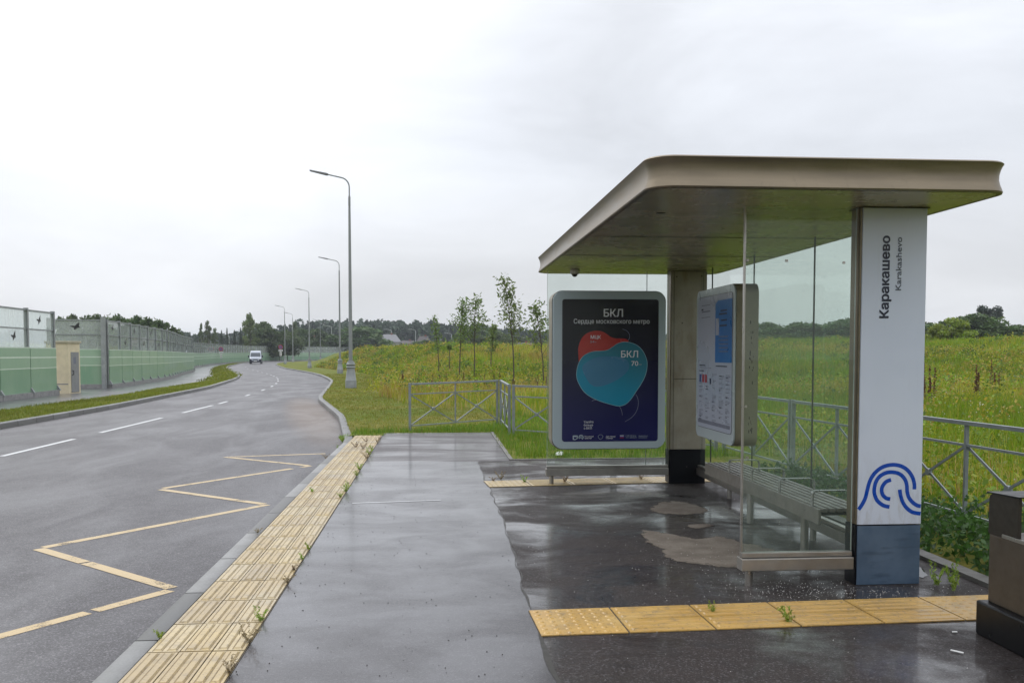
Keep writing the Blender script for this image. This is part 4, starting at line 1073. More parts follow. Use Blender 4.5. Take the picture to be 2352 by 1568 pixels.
# ------------------------------------------------------------------ kiosk
KI = empty('utility_cabinet', (-15.906, 41.8, float(rz(42))-.08), R(-9))     # origin at the corner between plain face and door face
tag(KI, 'cream rendered utility cabinet with a narrow grey door at the foot of the barrier', 'utility cabinet')
mb = MB(); mb.box(-1.0, 0, 0, .95, 0, 2.2); mb.build('body', M['cream'], KI, local=True, bevel=.01)
mb = MB(); mb.box(-1.05, .05, -.05, 1.0, 2.202, 2.30); mb.build('lid', M['cream_d'], KI, local=True, bevel=.01)
mb = MB(); mb.box(.002, .022, .20, .82, .06, 1.82); KD = mb.build('door', M['door_grey'], KI, local=True)
mb = MB(); mb.box(.022, .026, .38, .58, 1.30, 1.60); mb.build('notice', M['ink2'], KD, local=True)
mb = MB(); mb.tube([(.02, .26, .82), (.09, .26, .84), (.09, .26, 1.0), (.02, .26, 1.02)], .018, 6); mb.build('handle', M['black'], KD, local=True)
mb = MB(); mb.box(-1.0, -.02, -.004, -.001, .40, .44); mb.build('stripe', M['ink2'], KI, local=True)

# ------------------------------------------------------------------ NOISE BARRIER
H_B = 3.3
def mesh_only(mb, name, mats, bevel=0):
    o = mb.build(name, mats, local=True, bevel=bevel); me = o.data; bpy.data.objects.remove(o); return me
def bay_meshes(Lb):
    d = {}
    mb = MB(); mb.box(.04, Lb-.04, -.125, -.085, .02, .95, 0); mb.box(.04, Lb-.04, -.125, -.085, .99, 1.37, 0); mb.box(.04, Lb-.04, -.125, -.085, 1.43, 1.76, 0)
    mb.box(.04, Lb-.04, -.13, -.083, .952, .988, 1); mb.box(.04, Lb-.04, -.13, -.083, 1.372, 1.428, 1); mb.box(.04, Lb-.04, -.13, -.083, 1.762, 1.80, 1)
    d['green'] = mesh_only(mb, 'green_panel', [M['green'], M['stripe_white']])
    mb = MB(); mb.box(.03, Lb-.03, -.010, .010, 1.803, 2.50); d['low'] = mesh_only(mb, 'clear_pane', M['clear'])
    mb = MB(); mb.box(.03, Lb-.03, -.010, .010, 2.555, 3.235); d['up'] = mesh_only(mb, 'clear_pane', M['clear'])
    mb = MB(); mb.box(.03, Lb-.03, -.035, .035, 2.503, 2.552); d['mid'] = mesh_only(mb, 'rail', M['pole_metal'])
    mb = MB(); mb.box(.03, Lb-.03, -.045, .045, 3.238, 3.30); d['top'] = mesh_only(mb, 'top_rail', M['pole_metal'])
    mb = MB(); mb.box(.0, Lb-.02, -.22, .16, -.25, .018); d['plinth'] = mesh_only(mb, 'plinth', M['concrete'], 0)
    return d
mb = MB(); mb.box(-.065, .065, .06, .075, 0, 3.36); mb.box(-.065, .065, -.075, -.06, 0, 3.36); mb.box(-.008, .008, -.06, .06, 0, 3.36)
mb.prism([(-.075, 0), (-.26, 0), (-.26, .03), (-.145, .22), (-.075, .22)], lambda u, v, d: (d, u, v), -.055, .055)
mb.prism([(.075, 0), (.20, 0), (.20, .03), (.095, .22), (.075, .22)], lambda u, v, d: (d, u, v), -.055, .055)
post_me = mesh_only(mb, 'post', M['pole_metal'])
bird_pts = [(1.35*a, 1.35*b_) for a, b_ in [(-.20,.04),(-.10,.045),(-.02,.03),(.04,.10),(.14,.17),(.12,.06),(.16,-.01),(.13,-.03),(.06,-.04),(-.02,-.11),(-.05,-.10),(-.04,-.05),(-.09,-.01),(-.15,0)]]
mb = MB(); mb.prism(bird_pts, lambda u, v, d: (u, d, v), -.016, -.012); bird_me = mesh_only(mb, 'bird_decal', M['black'])
def inst(me, name, parent, loc=(0,0,0), rzz=0):
    o = bpy.data.objects.new(name, me); COL.objects.link(o); o.parent = parent; o.location = loc; o.rotation_euler = (0, 0, rzz); return o
def barrier(pl, Lb, label, dark=None, birds='alt', end_post=True, plinth=True, zoff=.10, first=1):
    P = [Vector((a, b_)) for a, b_ in pl]
    # smooth polyline to dense
    if len(P) > 2: dense = [Vector((q.x, q.y)) for q in smooth_pl([(p.x, p.y) for p in P], 24)]
    else: dense = [P[0].lerp(P[1], k/200) for k in range(201)]
    pts = [dense[0]]; i = 1
    while i < len(dense):
        if (dense[i]-pts[-1]).length >= Lb: pts.append(pts[-1] + (dense[i]-pts[-1]).normalized()*Lb)
        else: i += 1
    root = empty('noise_barrier', (pts[0].x, pts[0].y, float(rz(pts[0].y))+zoff)); tag(root, label, 'noise barrier')
    z0 = root.location.z; d = bay_meshes(Lb)
    for k, p in enumerate(pts):
        zz = float(rz(p.y))+zoff - z0
        q = pts[k+1] if k+1 < len(pts) else None
        t = (q-p) if q is not None else (p-pts[k-1]); a = math.atan2(t.y, t.x)
        loc = (p.x-pts[0].x, p.y-pts[0].y, zz)
        inst(post_me, 'post', root, loc, a)
        if q is None: break
        inst(d['green'], 'green_panel', root, loc, a)
        lo = inst(d['low'], 'clear_pane', root, loc, a); up = inst(d['up'], 'clear_pane', root, loc, a)
        inst(d['mid'], 'rail', root, loc, a); inst(d['top'], 'top_rail', root, loc, a)
        if plinth: inst(d['plinth'], 'plinth', root, loc, a)
        if birds == 'alt' and p.y < 110:
            side = -1
            if (k+first) % 2 == 0: inst(bird_me, 'bird_decal', up, (Lb*.45, 0, 2.9))
            else: inst(bird_me, 'bird_decal', lo, (Lb*.55, 0, 2.2))
    return root, pts
rA, pA = barrier([(-15.35, 11.6), (-15.4, 20), (-15.6, 29), (-16.2, 41.05)], 2.94, 'tall noise barrier of green and clear panels nearest the left edge of the photo', first=1)
rR, pR = barrier([(-19.35, 48.4), (-16.75, 48.95)], 2.55, 'noise barrier panel set back behind the utility cabinet', birds='none', zoff=.12)
inst(bird_me, 'bird_decal', [c for c in rR.children if c.name.startswith('clear_pane')][-1], (1.25, 0, 2.92))
BP = [(-16.73, 49.0), (-17.25, 53.85), (-17.96, 59.4), (-19.0, 67.3), (-20.7, 76), (-23.0, 87), (-25.9, 101.9), (-29.4, 114), (-31.6, 122), (-32.95, 129.8), (-35.5, 147.4), (-37.9, 165.7), (-39.2, 186), (-39.6, 205.3), (-37.0, 221), (-30.5, 235.6), (-24.5, 246), (-14, 258), (0, 268)]
rB, pB = barrier(BP[:8], 2.80, 'long noise barrier of green and clear panels curving away along the pavement', first=0)
lastp = pB[-1]
rC, pC = barrier([(lastp.x, lastp.y)] + BP[8:], 2.95, 'far noise barrier sweeping round behind the white van', birds='none')
# thick gate post at the corner of the passage
gp = MB(); gp.box(-.16, .02, -.12, .12, -.2, 3.45)
for k in range(6): gp.box(.02, .05, -.03, .03, .45+k*.5, .50+k*.5)
go = gp.build('gate_post', M['pole_metal'], local=True); go.location = (-16.72, 48.72, float(rz(49))+.1); tag(go, 'thick grey steel post with studs at the barrier passage', 'post')

# ------------------------------------------------------------------ houses
def house(x, y, z0, wx, wy, hw, hr, wall_m, roof_m, label, hip=True, white_band=False):
    root = empty('house', (x, y, z0)); tag(root, label, 'house')
    mb = MB(); mb.box(-wx/2, wx/2, -wy/2, wy/2, 0, hw); wall = mb.build('wall', wall_m, root, local=True)
    e_ = .35; mb = MB(); r_ = wx*.28 if hip else 0
    mb.add([(-wx/2-e_, -wy/2-e_, hw+.003), (wx/2+e_, -wy/2-e_, hw+.003), (wx/2+e_, wy/2+e_, hw+.003), (-wx/2-e_, wy/2+e_, hw+.003), (-wx/2-e_+r_, 0, hw+hr), (wx/2+e_-r_, 0, hw+hr)],
           [(0,1,2,3), (0,1,5,4), (1,2,5), (2,3,4,5), (3,0,4)]); rf = mb.build('roof', roof_m, root, local=True)
    mb = MB(); mb.box(.3, .8, -.1, .4, hw+hr*.5, hw+hr+.35); mb.build('chimney', M['brick'], rf, local=True)
    for k in range(3):
        xx = -wx/2 + wx*(k+.5)/3
        mb = MB(); mb.box(xx-.45, xx+.45, -wy/2-.03, -wy/2+.02, hw-2.0, hw-.8); mb.build('window', M['window'], root, local=True)
    return root
house(-12.9, 266, -.55, 6.0, 5, 4.9, 2.2, M['house_white'], M['roof_grey'], 'white two storey house with a grey hipped roof left of the saplings')
h2 = house(-7.7, 264, -.55, 2.8, 3, 4.4, .9, M['house_white'], M['roof_brown'], 'small low house with a white eaves band right of the white house', False)
house(-3.3, 264, -.55, 3.6, 4, 4.7, 1.9, M['house_white'], M['roof_brown'], 'house with a dark pyramid roof left of the first sapling')
house(-33.1, 269, -.55, 3.2, 4, 4.6, 2.3, M['brick'], M['brick'], 'red brick house seen between the lamp posts', False)
house(19.4, 203, -.5, 3.2, 3, 3.2, .9, M['brick'], M['roof_brown'], 'low brick red house behind the tall sapling', False)

# ------------------------------------------------------------------ vegetation meshes
def leaf_quads(C, size, normal_bias=None, col=(.06,.09,.02), var=.3, asp=1.6, r=rng):
    n = len(C); a = r.normal(size=(n, 3)); a /= np.linalg.norm(a, axis=1)[:, None]
    b_ = r.normal(size=(n, 3)); b_ -= (a*b_).sum(1)[:, None]*a; b_ /= np.linalg.norm(b_, axis=1)[:, None]
    s = size*(.6+.8*r.random(n))[:, None]
    V = np.stack([C - a*s*asp*.5, C + b_*s*.5, C + a*s*asp*.5, C - b_*s*.5], 1).reshape(-1, 3)
    Fq = np.arange(4*n).reshape(n, 4)
    return V, Fq
def crown_mesh(kind, seed):
    r = np.random.default_rng(seed); C = []; Cc = []
    if kind in ('round', 'bush', 'poplar', 'birch', 'pine'):
        P = dict(round=(46, 110, .17, .55, .22), bush=(50, 120, .16, .5, .1), poplar=(60, 90, .10, .42, .12), birch=(44, 80, .09, .36, .15), pine=(46, 150, .13, .42, .28))[kind]
        nc, nl, cr_, rad, z0 = P
        for i in range(nc):
            t = r.random(); z = z0 + (1-z0)*t
            if kind == 'round': rr_ = .5*math.sqrt(max(0, 1-((z-.58)/.46)**2))
            elif kind == 'bush': rr_ = .5*math.sqrt(max(0, 1-((z-.35)/.65)**2))
            elif kind == 'poplar': rr_ = .42*(1-max(0, (z-.45)/.6)**1.6)*min(1, z/.3)
            elif kind == 'birch': rr_ = .36*(1-max(0, (z-.3)/.75))**.8*min(1, z/.3)+.04
            else: rr_ = .46*math.sqrt(max(.02, 1-((z-.68)/.40)**2))
            th = r.random()*6.28; q = rr_*math.sqrt(r.random())*1.0
            c = np.array([q*math.cos(th), q*math.sin(th), min(z, 1.0)])
            k = int(nl*(.5+r.random())); s = cr_*(.6+.7*r.random())
            p = r.normal(size=(k, 3)); p /= np.linalg.norm(p, axis=1)[:, None]; p *= (r.random((k, 1))**.4)*s
            p[:, 2] *= .62; C.append(c+p)
            tone = .7+.6*r.random(); Cc.append(np.full((k,), tone))
    else:  # conifer
        for i in range(30):
            z = .10 + .88*i/29; rr_ = .40*(1-z)**.85+.02
            k = int(30+150*(1-z)); th = r.random(k)*6.28; nb = r.integers(5, 9)
            q = rr_*(.2+.8*r.random(k))*(.70+.3*np.cos(nb*th+i*1.7))
            C.append(np.stack([q*np.cos(th), q*np.sin(th), z-.07*q/.4+r.normal(size=k)*.010], 1)); Cc.append(np.full((k,), .65+.5*r.random()))
    return np.concatenate(C), np.concatenate(Cc)
COLS = dict(round=(.070, .120, .036), bush=(.19, .26, .035), poplar=(.125, .17, .05), birch=(.105, .145, .055), pine=(.075, .105, .085), conifer=(.065, .10, .062))
TREEV = {}
for kind, sz in (('round', .040), ('bush', .034), ('poplar', .030), ('birch', .028), ('conifer', .030), ('pine', .032)):
    TREEV[kind] = []
    for v in range(2 if kind in ('round', 'birch', 'conifer') else 1):
        C, tone = crown_mesh(kind, 11+v*7+len(kind)); r = np.random.default_rng(v)
        # width normalised to 1 (x,y), height 1
        Vq, Fq = leaf_quads(C, sz, r=r)
        # correct anisotropy later by scale; keep leaf colour per quad
        c = np.array(COLS[kind]); cols = c[None]*(tone[:, None])*(.75+.5*r.random((len(C), 1)))
        cols[:, 0] *= 1+.3*(r.random(len(C))-.3); cols = np.repeat(cols, 4, 0)
        o = mesh_np('crown', Vq, Fq, M['leaf'], cols); TREEV[kind].append(o.data); bpy.data.objects.remove(o)
mb = MB(); mb.tube([(0,0,-.02), (.006,.0,.3), (-.008,.005,.6), (0,0,.9)], [.022, .017, .011, .004], 6)
for a in range(7):
    th = a*2.4; z = .28+a*.07; mb.tube([(0,0,z), (.12*math.cos(th), .12*math.sin(th), z+.10), (.2*math.cos(th), .2*math.sin(th), z+.2)], [.009, .006, .002], 5)
trunk_me = mesh_only(mb, 'trunk', M['bark']); trunk_pale = mesh_only(mb, 'trunk', M['bark_pale'])
NAMES = dict(round='deciduous_tree', bush='willow_bush', poplar='poplar_tree', birch='birch_tree', conifer='fir_tree', pine='pine_tree')
def tree(kind, x, y, zt, wdt, label, group=None, z0=None, v=None):
    if z0 is None: z0 = (-.6 if x < 35 or y > 180 else 1.0)
    h = (zt - z0)*(1.14 if x > 35 else (.97 if y < 120 else 1.02)); root = empty(NAMES[kind], (x, y, z0), random.uniform(0, 6.28))
    ms = TREEV[kind]; me = ms[(v if v is not None else random.randrange(9)) % len(ms)]
    cr_ = inst(me, 'crown', root); cr_.scale = (wdt, wdt, h*.97)
    tr = inst(trunk_pale if kind == 'birch' else trunk_me, 'trunk', root); tr.scale = (h*.55, h*.55, h)
    tag(root, label, 'bush' if kind == 'bush' else 'tree', group); return root
TR = [('round',-44.8,116.4,5.8,1.8),('round',-43.6,116.3,6.1,1.9),('round',-42.1,116.2,5.9,2.1),('round',-40.4,116.1,6.0,2.3),('round',-38.6,115.9,6.1,2.1),('round',-36.9,115.7,5.4,1.6),('round',-35.7,115.7,5.9,2.3),('round',-34.3,115.6,5.7,2.3),('round',-32.9,115.4,5.3,2.3),('round',-31.6,115.3,4.5,1.6),('conifer',-67.8,257.0,7.2,2.3),('conifer',-65.9,256.9,7.0,2.3),('conifer',-64.4,256.7,6.5,2.1),('birch',-51.6,210.5,7.6,1.5),('birch',-50.0,210.4,8.2,2.5),('birch',-48.7,210.2,6.6,2.1),('conifer',-49.4,220.3,6.7,1.8),('conifer',-48.1,220.2,7.2,1.8),('conifer',-46.4,220.1,6.8,1.8),('conifer',-45.0,220.0,7.2,1.8),('conifer',-44.0,219.9,6.4,1.6),('poplar',-41.7,214.8,9.8,4.1),('round',-40.2,219.6,8.0,3.2),('round',-38.2,219.4,6.6,3.6),('round',-36.0,219.2,5.8,3.6),('round',-34.2,219.0,6.1,3.0),('birch',-34.7,234.3,8.7,2.8),('round',-35.0,254.3,7.5,3.3),('round',-31.4,254.0,7.4,3.1),('round',-29.0,253.8,6.2,3.5),('round',-24.5,253.4,6.0,4.7),('round',-20.3,253.1,8.0,7.0),('round',-15.6,252.7,4.4,1.5),('round',-1.7,251.4,4.5,4.7),('round',2.4,251.1,3.9,4.7),('round',7.1,250.7,4.8,5.2),('round',11.8,250.5,8.8,5.4),('round',16.4,250.0,6.0,5.9),('round',22.3,249.5,5.4,5.2),('round',8.9,200.4,5.1,2.8),('round',14.1,199.9,5.3,2.8),('conifer',27.8,259.3,8.8,2.7),('conifer',26.2,259.3,7.8,2.2),('conifer',29.5,259.0,7.4,2.2),('round',53.0,146.5,5.5,3.2),('round',54.4,146.4,4.9,2.5),('round',58.8,146.0,5.6,3.5),('round',60.4,145.9,5.4,3.5),('round',62.1,145.7,4.7,2.4),('round',63.8,145.6,5.2,2.8),('round',65.4,145.5,5.8,3.1),('round',66.7,145.4,6.1,2.8),('conifer',55.5,146.3,5.6,1.3),('conifer',56.6,146.2,4.7,1.1),('bush',40.4,72.1,3.4,1.4),('bush',41.6,72.0,3.8,2.1),('round',62.3,115.6,4.7,2.3),('round',63.8,115.4,4.7,1.7),('round',68.2,115.1,5.3,2.3),('round',69.4,115.0,5.6,2.5),('round',70.9,114.8,4.4,2.0),('round',73.0,114.7,4.5,2.3),('round',74.4,114.5,4.4,1.9),('round',75.8,114.4,4.3,1.9),('pine',77.3,124.5,7.0,2.1)]
ZONES = [(lambda x, y: x < -30 and y < 120, 'broad dark tree standing behind the left noise barrier', 'trees behind the left noise barrier'),
         (lambda x, y: x < -60, 'bluish fir far behind the left barrier, at its bend', 'far firs at the bend'),
         (lambda x, y: x < -33 and y < 225, None, None),
         (lambda x, y: x < 30 and y > 190, None, None),
         (lambda x, y: x < 70 and y > 140, None, None)]
for k, x, y, zt, wd in TR:
    nm = dict(round='leafy tree', birch='slender birch', conifer='pointed fir', poplar='tall spreading poplar', bush='pale green willow bush', pine='open crowned pine')[k]
    if x < -30 and y < 120: lab, grp = 'leafy tree above the left noise barrier', 'trees above the left noise barrier'
    elif x < -60: lab, grp = 'bluish fir at the far bend of the barrier', 'firs at the far bend of the barrier'
    elif k == 'poplar': lab, grp = 'tallest spreading tree behind the van, above the far barrier', ''
    elif x < -30: lab, grp = nm + ' rising above the far barrier near the van', nm + 's above the far barrier'
    elif y > 190: lab, grp = nm + ' in front of the distant wood beyond the mound', nm + 's before the wood'
    elif k == 'bush': lab, grp = 'pale green willow bush on the meadow crest right of the white pillar', 'willow bushes on the crest'
    elif k == 'pine': lab, grp = 'lone open crowned pine standing highest right of the white pillar', ''
    elif y > 140: lab, grp = nm + ' seen through the shelter glass on the horizon', nm + 's seen through the glass'
    else: lab, grp = 'leafy tree on the horizon right of the white pillar', 'trees right of the white pillar'
    sc_ = 2.3 if k in ('round',) else 1.5
    if x < -30 and y < 120: sc_ = 1.75
    if x > 60 and k == 'round': sc_ = 3.4
    if k == 'bush': sc_ = 1.7
    if k == 'pine': sc_ = 2.1
    tree(k, x, y, zt, wd*sc_, lab, grp or None)
# far wood as one mass
ridge = np.array([(-260, 400, 8), (-124.4, 392, 8.3), (-78, 388.6, 8.7), (-53.3, 386.7, 12.3), (-42.6, 385.8, 13.3), (-24.8, 384.4, 14.0), (-7, 383, 13.3), (7.2, 381.7, 12.3), (17.9, 380.8, 11.0), (44.5, 378.5, 9.6), (89, 374.8, 8.8), (133, 371, 7.6), (178, 367, 7.2), (249, 361, 6.6), (340, 350, 6.5)])
Cw = []; Tw = []; Sw = []
r = np.random.default_rng(3)
for i in range(1500):
    x = r.uniform(-150, 330); row = r.integers(0, 3); y = np.interp(x, ridge[:, 0], ridge[:, 1]) - row*9 + r.uniform(-3, 3)
    top = np.interp(x, ridge[:, 0], ridge[:, 2])*(1-.10*row) + r.normal()*.55 + (.9 if r.random() < .15 else 0); k = 130
    wd = r.uniform(4.5, 8.0); z = r.random(k)**.8; sp_ = r.random() < .35
    rr_ = (wd*.42*(1-z)**.8 if sp_ else wd*.62*np.sqrt(np.maximum(0, 1-((z-.45)/.56)**2)))+.1; th = r.random(k)*6.28; q = rr_*np.sqrt(r.random(k))
    Cw.append(np.stack([x+q*np.cos(th), y+q*np.sin(th), -.6+(top+.6)*z], 1)); Tw.append(np.full(k, r.uniform(.6, 1.25)))
Cw = np.concatenate(Cw); Tw = np.concatenate(Tw); Vq, Fq = leaf_quads(Cw, 1.15, r=r)
cols = np.repeat(np.array((.055, .092, .058))[None]*Tw[:, None]*(.8+.4*r.random((len(Tw), 1))), 4, 0)
wo = mesh_np('far_wood', Vq, Fq, M['leaf'], cols); tag(wo, 'dark mixed wood along the horizon', 'wood', None, 'stuff')

# saplings -----------------------------------------------------------
def sapling(x, y, z0, h, lean, seed, label, leafy=1.0, spread=.5):
    r = random.Random(seed); rn = np.random.default_rng(seed); root = empty('sapling', (x, y, z0-.1))
    mb = MB(); pts = []; n = 9
    for i in range(n): 
        t = i/(n-1); pts.append((lean*t*t*h*.5 - lean*t*h*.12 + r.uniform(-.02, .02), r.uniform(-.02, .02), h*t))
    mb.tube(pts, [.032*(1-.8*i/(n-1)) + .006 for i in range(n)], 6)
    tips = []; P = [Vector(p) for p in pts]
    nb = int(16*max(.2, leafy))
    for i in range(nb):
        t = .45 + .53*i/max(1, nb-1) if leafy > .3 else .9; k = min(n-2, int(t*(n-1))); f = t*(n-1)-k
        b0 = P[k].lerp(P[k+1], f); th = r.uniform(0, 6.28); Lb = spread*h*.27*(1.25-t)*r.uniform(.6, 1.3)
        b1 = b0 + Vector((math.cos(th)*Lb, math.sin(th)*Lb, Lb*1.5)); b05 = b0.lerp(b1, .5) + Vector((0, 0, -Lb*.15))
        mb.tube([b0, b05, b1], [.013, .009, .004], 4)
        tips += [b0.lerp(b1, .45), b0.lerp(b1, .75), b1, b0.lerp(b1, .95)]
    tips.append(P[-1])
    mb.build('trunk', M['bark'], root, smooth=True, local=True)
    C = []
    for tpt in tips:
        k = rn.integers(3, 8); c = rn.normal(size=(k, 3))*.14*min(1.3, h/4); C.append(np.array(tpt)+c)
    C = np.concatenate(C)
    # elongated drooping leaflets
    nC = len(C); a = rn.normal(size=(nC, 3)); a[:, 2] = -abs(a[:, 2])*.6-.2; a /= np.linalg.norm(a, axis=1)[:, None]
    b_ = np.cross(a, rn.normal(size=(nC, 3))); b_ /= np.linalg.norm(b_, axis=1)[:, None]; s = (.10+.06*rn.random(nC))[:, None]
    V = np.stack([C-a*s*.7, C+b_*s*.30, C+a*s*.9, C-b_*s*.30], 1).reshape(-1, 3)
    col = np.array((.14, .205, .05))[None]*(.6+.8*rn.random((nC, 1))); 
    mesh_np('crown', V, np.arange(4*nC).reshape(nC, 4), M['leaf'], np.repeat(col, 4, 0), parent=root)
    tag(root, label, 'sapling', 'saplings in the meadow'); return root
for i, (x, y, z0, h, ln, lf, sp_, lab) in enumerate([(.2, 54.6, .3, 3.3, -.22, .7, .35, 'leftmost sapling in the meadow, thin and leaning left'), (.81, 53.6, .2, 1.9, .0, .05, .2, 'bare short stake-like sapling right of the leftmost one'),
        (1.31, 50.3, .1, 4.1, .14, 1.3, .62, 'left one of the two bushy topped saplings'), (2.13, 50.6, .1, 4.3, .02, 1.3, .65, 'right one of the two bushy topped saplings'), (3.24, 54, -.1, 3.2, .2, .9, .45, 'sapling leaning right against the tallest one'),
        (3.69, 43.5, -.34, 5.3, -.24, 1.9, .42, 'tallest sapling, leaning left, with bare twigs near its top'), (5.13, 43.9, -.41, 4.1, -.26, 1.3, .9, 'forked sapling beside the poster cabinet with a loose spreading crown')]):
    sapling(x, y, float(G(x, y)), h + (z0-float(G(x, y))), ln, 40+i, lab, lf, sp_)

# grass ----------------------------------------------------------------
def lawnx(y): return np.interp(y, [-10, 13.4, 17.9, 24, 27, 29, 33.2, 38, 42, 60, 80, 120], [5.3, 5.3, 4.6, 1.6, .4, -.9, -1.95, -3.0, float(foot(42)), float(foot(60))-.3, float(foot(80))-.5, float(foot(120))])
def palette(n, x, y, kind, r):
    g = np.array((.185, .29, .012)); yg = np.array((.36, .35, .022)); st = np.array((.48, .385, .12)); br = np.array((.32, .19, .045)); dk = np.array((.060, .125, .022))
    p1 = np.sin(x*.35+1.3*np.sin(y*.22))*np.sin(y*.19+.8*np.sin(x*.27+2)); p2 = np.sin(x*.11+y*.07+2)*np.sin(y*.13-x*.05)
    q = .03 + .74*r.random(n) + .36*p1 + .30*p2 + .40*np.exp(-((x-6.8)**2/5+(y-9.5)**2/9))
    c = np.where((q < .42)[:, None], g, np.where((q < .74)[:, None], yg, np.where((q < .93)[:, None], st, br)))
    if kind == 'lawn': c = np.where((r.random(n) < .62)[:, None], np.array((.20, .25, .016)), np.where((r.random(n) < .6)[:, None], np.array((.29, .285, .035)), np.array((.38, .31, .09))))
    if kind == 'lush': c = np.where((r.random(n) < .75)[:, None], np.array((.145, .25, .015)), np.array((.25, .30, .03)))
    if kind == 'strip': c = np.where((r.random(n) < .6)[:, None], np.array((.155, .205, .014)), np.array((.23, .24, .03)))
    if kind == 'weed': c = np.where((r.random(n) < .6)[:, None], dk, np.array((.055, .10, .03)))
    return c*(.72+.5*r.random((n, 1)))*(1+.22*np.sin(x*.53+2*np.sin(y*.31))*np.sin(y*.41+1.1))[:, None]
def blades(name, px, py, pz, nb, h0, h1, w, kind, label, r, spread=.10, lean=.5):
    n = len(px)*nb
    X = np.repeat(px, nb) + r.normal(size=n)*spread; Yy = np.repeat(py, nb) + r.normal(size=n)*spread; Zz = np.repeat(pz, nb)-.02
    hs = np.repeat(h0+(h1-h0)*r.random(len(px)), nb)*(.55+.6*r.random(n)); th = r.random(n)*6.28
    ln = lean*hs*(r.random(n)); dx, dy = np.cos(th)*ln, np.sin(th)*ln
    ph = r.random(n)*3.14; wd = (w if np.ndim(w) == 0 else np.repeat(w, nb))*(.7+.6*r.random(n)); wx, wy = np.cos(ph)*wd/2, np.sin(ph)*wd/2
    v0 = np.stack([X-wx, Yy-wy, Zz], 1); v1 = np.stack([X+wx, Yy+wy, Zz], 1)
    v2 = np.stack([X+dx*.35+wx*.8, Yy+dy*.35+wy*.8, Zz+hs*.6], 1); v3 = np.stack([X+dx*.35-wx*.8, Yy+dy*.35-wy*.8, Zz+hs*.6], 1)
    v4 = np.stack([X+dx, Yy+dy, Zz+hs], 1)
    V = np.stack([v0, v1, v2, v3, v4], 1).reshape(-1, 3); b_ = np.arange(n)*5
    Fq = np.stack([b_, b_+1, b_+2, b_+3], 1); T_ = np.stack([b_+3, b_+2, b_+4], 1)
    c = palette(n, X, Yy, kind, r); c5 = np.repeat(c, 5, 0).reshape(n, 5, 3)
    o = mesh_np(name, V, Fq, M['grass'], c5.reshape(-1, 3), tris=T_); tag(o, label, 'grass', None, 'stuff'); return o
r = np.random.default_rng(21)
def scatter(x0, x1, y0, y1, dens, keep):
    n = int((x1-x0)*(y1-y0)*dens); x = r.uniform(x0, x1, n); y = r.uniform(y0, y1, n); k = keep(x, y); return x[k], y[k]
def infr(x, y): a = x/np.maximum(y, .1); return (a < .72) & (a > -.62)
# meadow, four belts
xs, ys_ = [], []; ws = []
for (x0, x1, y0, y1, dn, w_) in [(5.0, 19, 6, 27, 16, .010), (-2, 32, 17, 45, 8.0, .014), (-8, 50, 45, 70, 5.5, .024), (-18, 62, 70, 96, 4.2, .036), (-24, 60, 96, 128, 1.6, .05)]:
    a, b_ = scatter(x0, x1, y0, y1, dn, lambda x, y: infr(x, y) & (x > lawnx(y)+r.normal(size=len(x))*.35) & (x > foot(y)-.2-3*(y < 40)) & ((x < 75)))
    xs.append(a); ys_.append(b_); ws.append(np.full(len(a), w_))
mx, my, mw = map(np.concatenate, (xs, ys_, ws))
near = S((22-np.hypot(mx, my))/10)
blades('meadow_grass', mx, my, G(mx, my), 11, .22, .62, mw, 'meadow', 'tall mixed meadow grass over the mound and field', r, spread=.13)
# seed heads / straw stems
k = r.random(len(mx)) < .22
blades('meadow_stems', mx[k], my[k], G(mx[k], my[k]), 2, .6, .95, mw[k]*.45, 'meadow', 'taller straw coloured stems in the meadow', r, spread=.2, lean=.25)
fxx, fyy = scatter(-18, 55, 14, 125, 2.6, lambda x, y: infr(x, y) & (x > lawnx(y)+.3) & (x > foot(y)-.3) & (r.random(len(x)) < np.clip(.35+.5*(x < 2)+.8*np.sin(x*.21+1)*np.sin(y*.16+.5*np.sin(x*.2)), .08, 1)))
C = []; Tn = []; Sz = []
for x, y in zip(fxx, fyy):
    k = 34; dd = math.hypot(x, y); rad = r.uniform(.18, .5); hh = r.uniform(.25, .75); q = r.normal(size=(k, 3))*np.array((rad*.6, rad*.6, hh*.25)); q[:, 2] += hh*.55
    C.append(q + np.array((x, y, 0))); Tn.append(np.full(k, r.integers(0, 4))); Sz.append(np.full(k, .036+.00075*dd))
C = np.concatenate(C); Tn = np.concatenate(Tn); Sz = np.concatenate(Sz)[:, None]; C[:, 2] += G(C[:, 0], C[:, 1])
V, Fq = leaf_quads(C, Sz, r=r, asp=1.5) if False else leaf_quads(C, 1.0, r=r, asp=1.5)
ctr = np.repeat(C, 4, 0); V = ctr + (V-ctr)*np.repeat(Sz, 4, 0)
pal4 = np.array([(.17, .33, .010), (.33, .37, .02), (.085, .17, .022), (.40, .34, .05)])
c = pal4[Tn]*(.7+.6*r.random((len(C), 1)))
wo = mesh_np('meadow_herbs', V, Fq, M['grass'], np.repeat(c, 4, 0)); tag(wo, 'leafy green and yellowish herb clumps scattered over the meadow', 'herbs', None, 'stuff')
# mown verge right of road
vx, vy = scatter(-12, 5.2, 17.95, 75, 95, lambda x, y: infr(x, y) & (x > kerbR(y)+.15) & (x < lawnx(y)+.3) & (r.random(len(x)) < np.clip(22/y, .12, 1)**1.4))
blades('mown_grass', vx, vy, G(vx, vy), 5, .035, .085, .007*np.clip(vy/18, 1, 4), 'lawn', 'short mown grass on the verge', r, spread=.05)
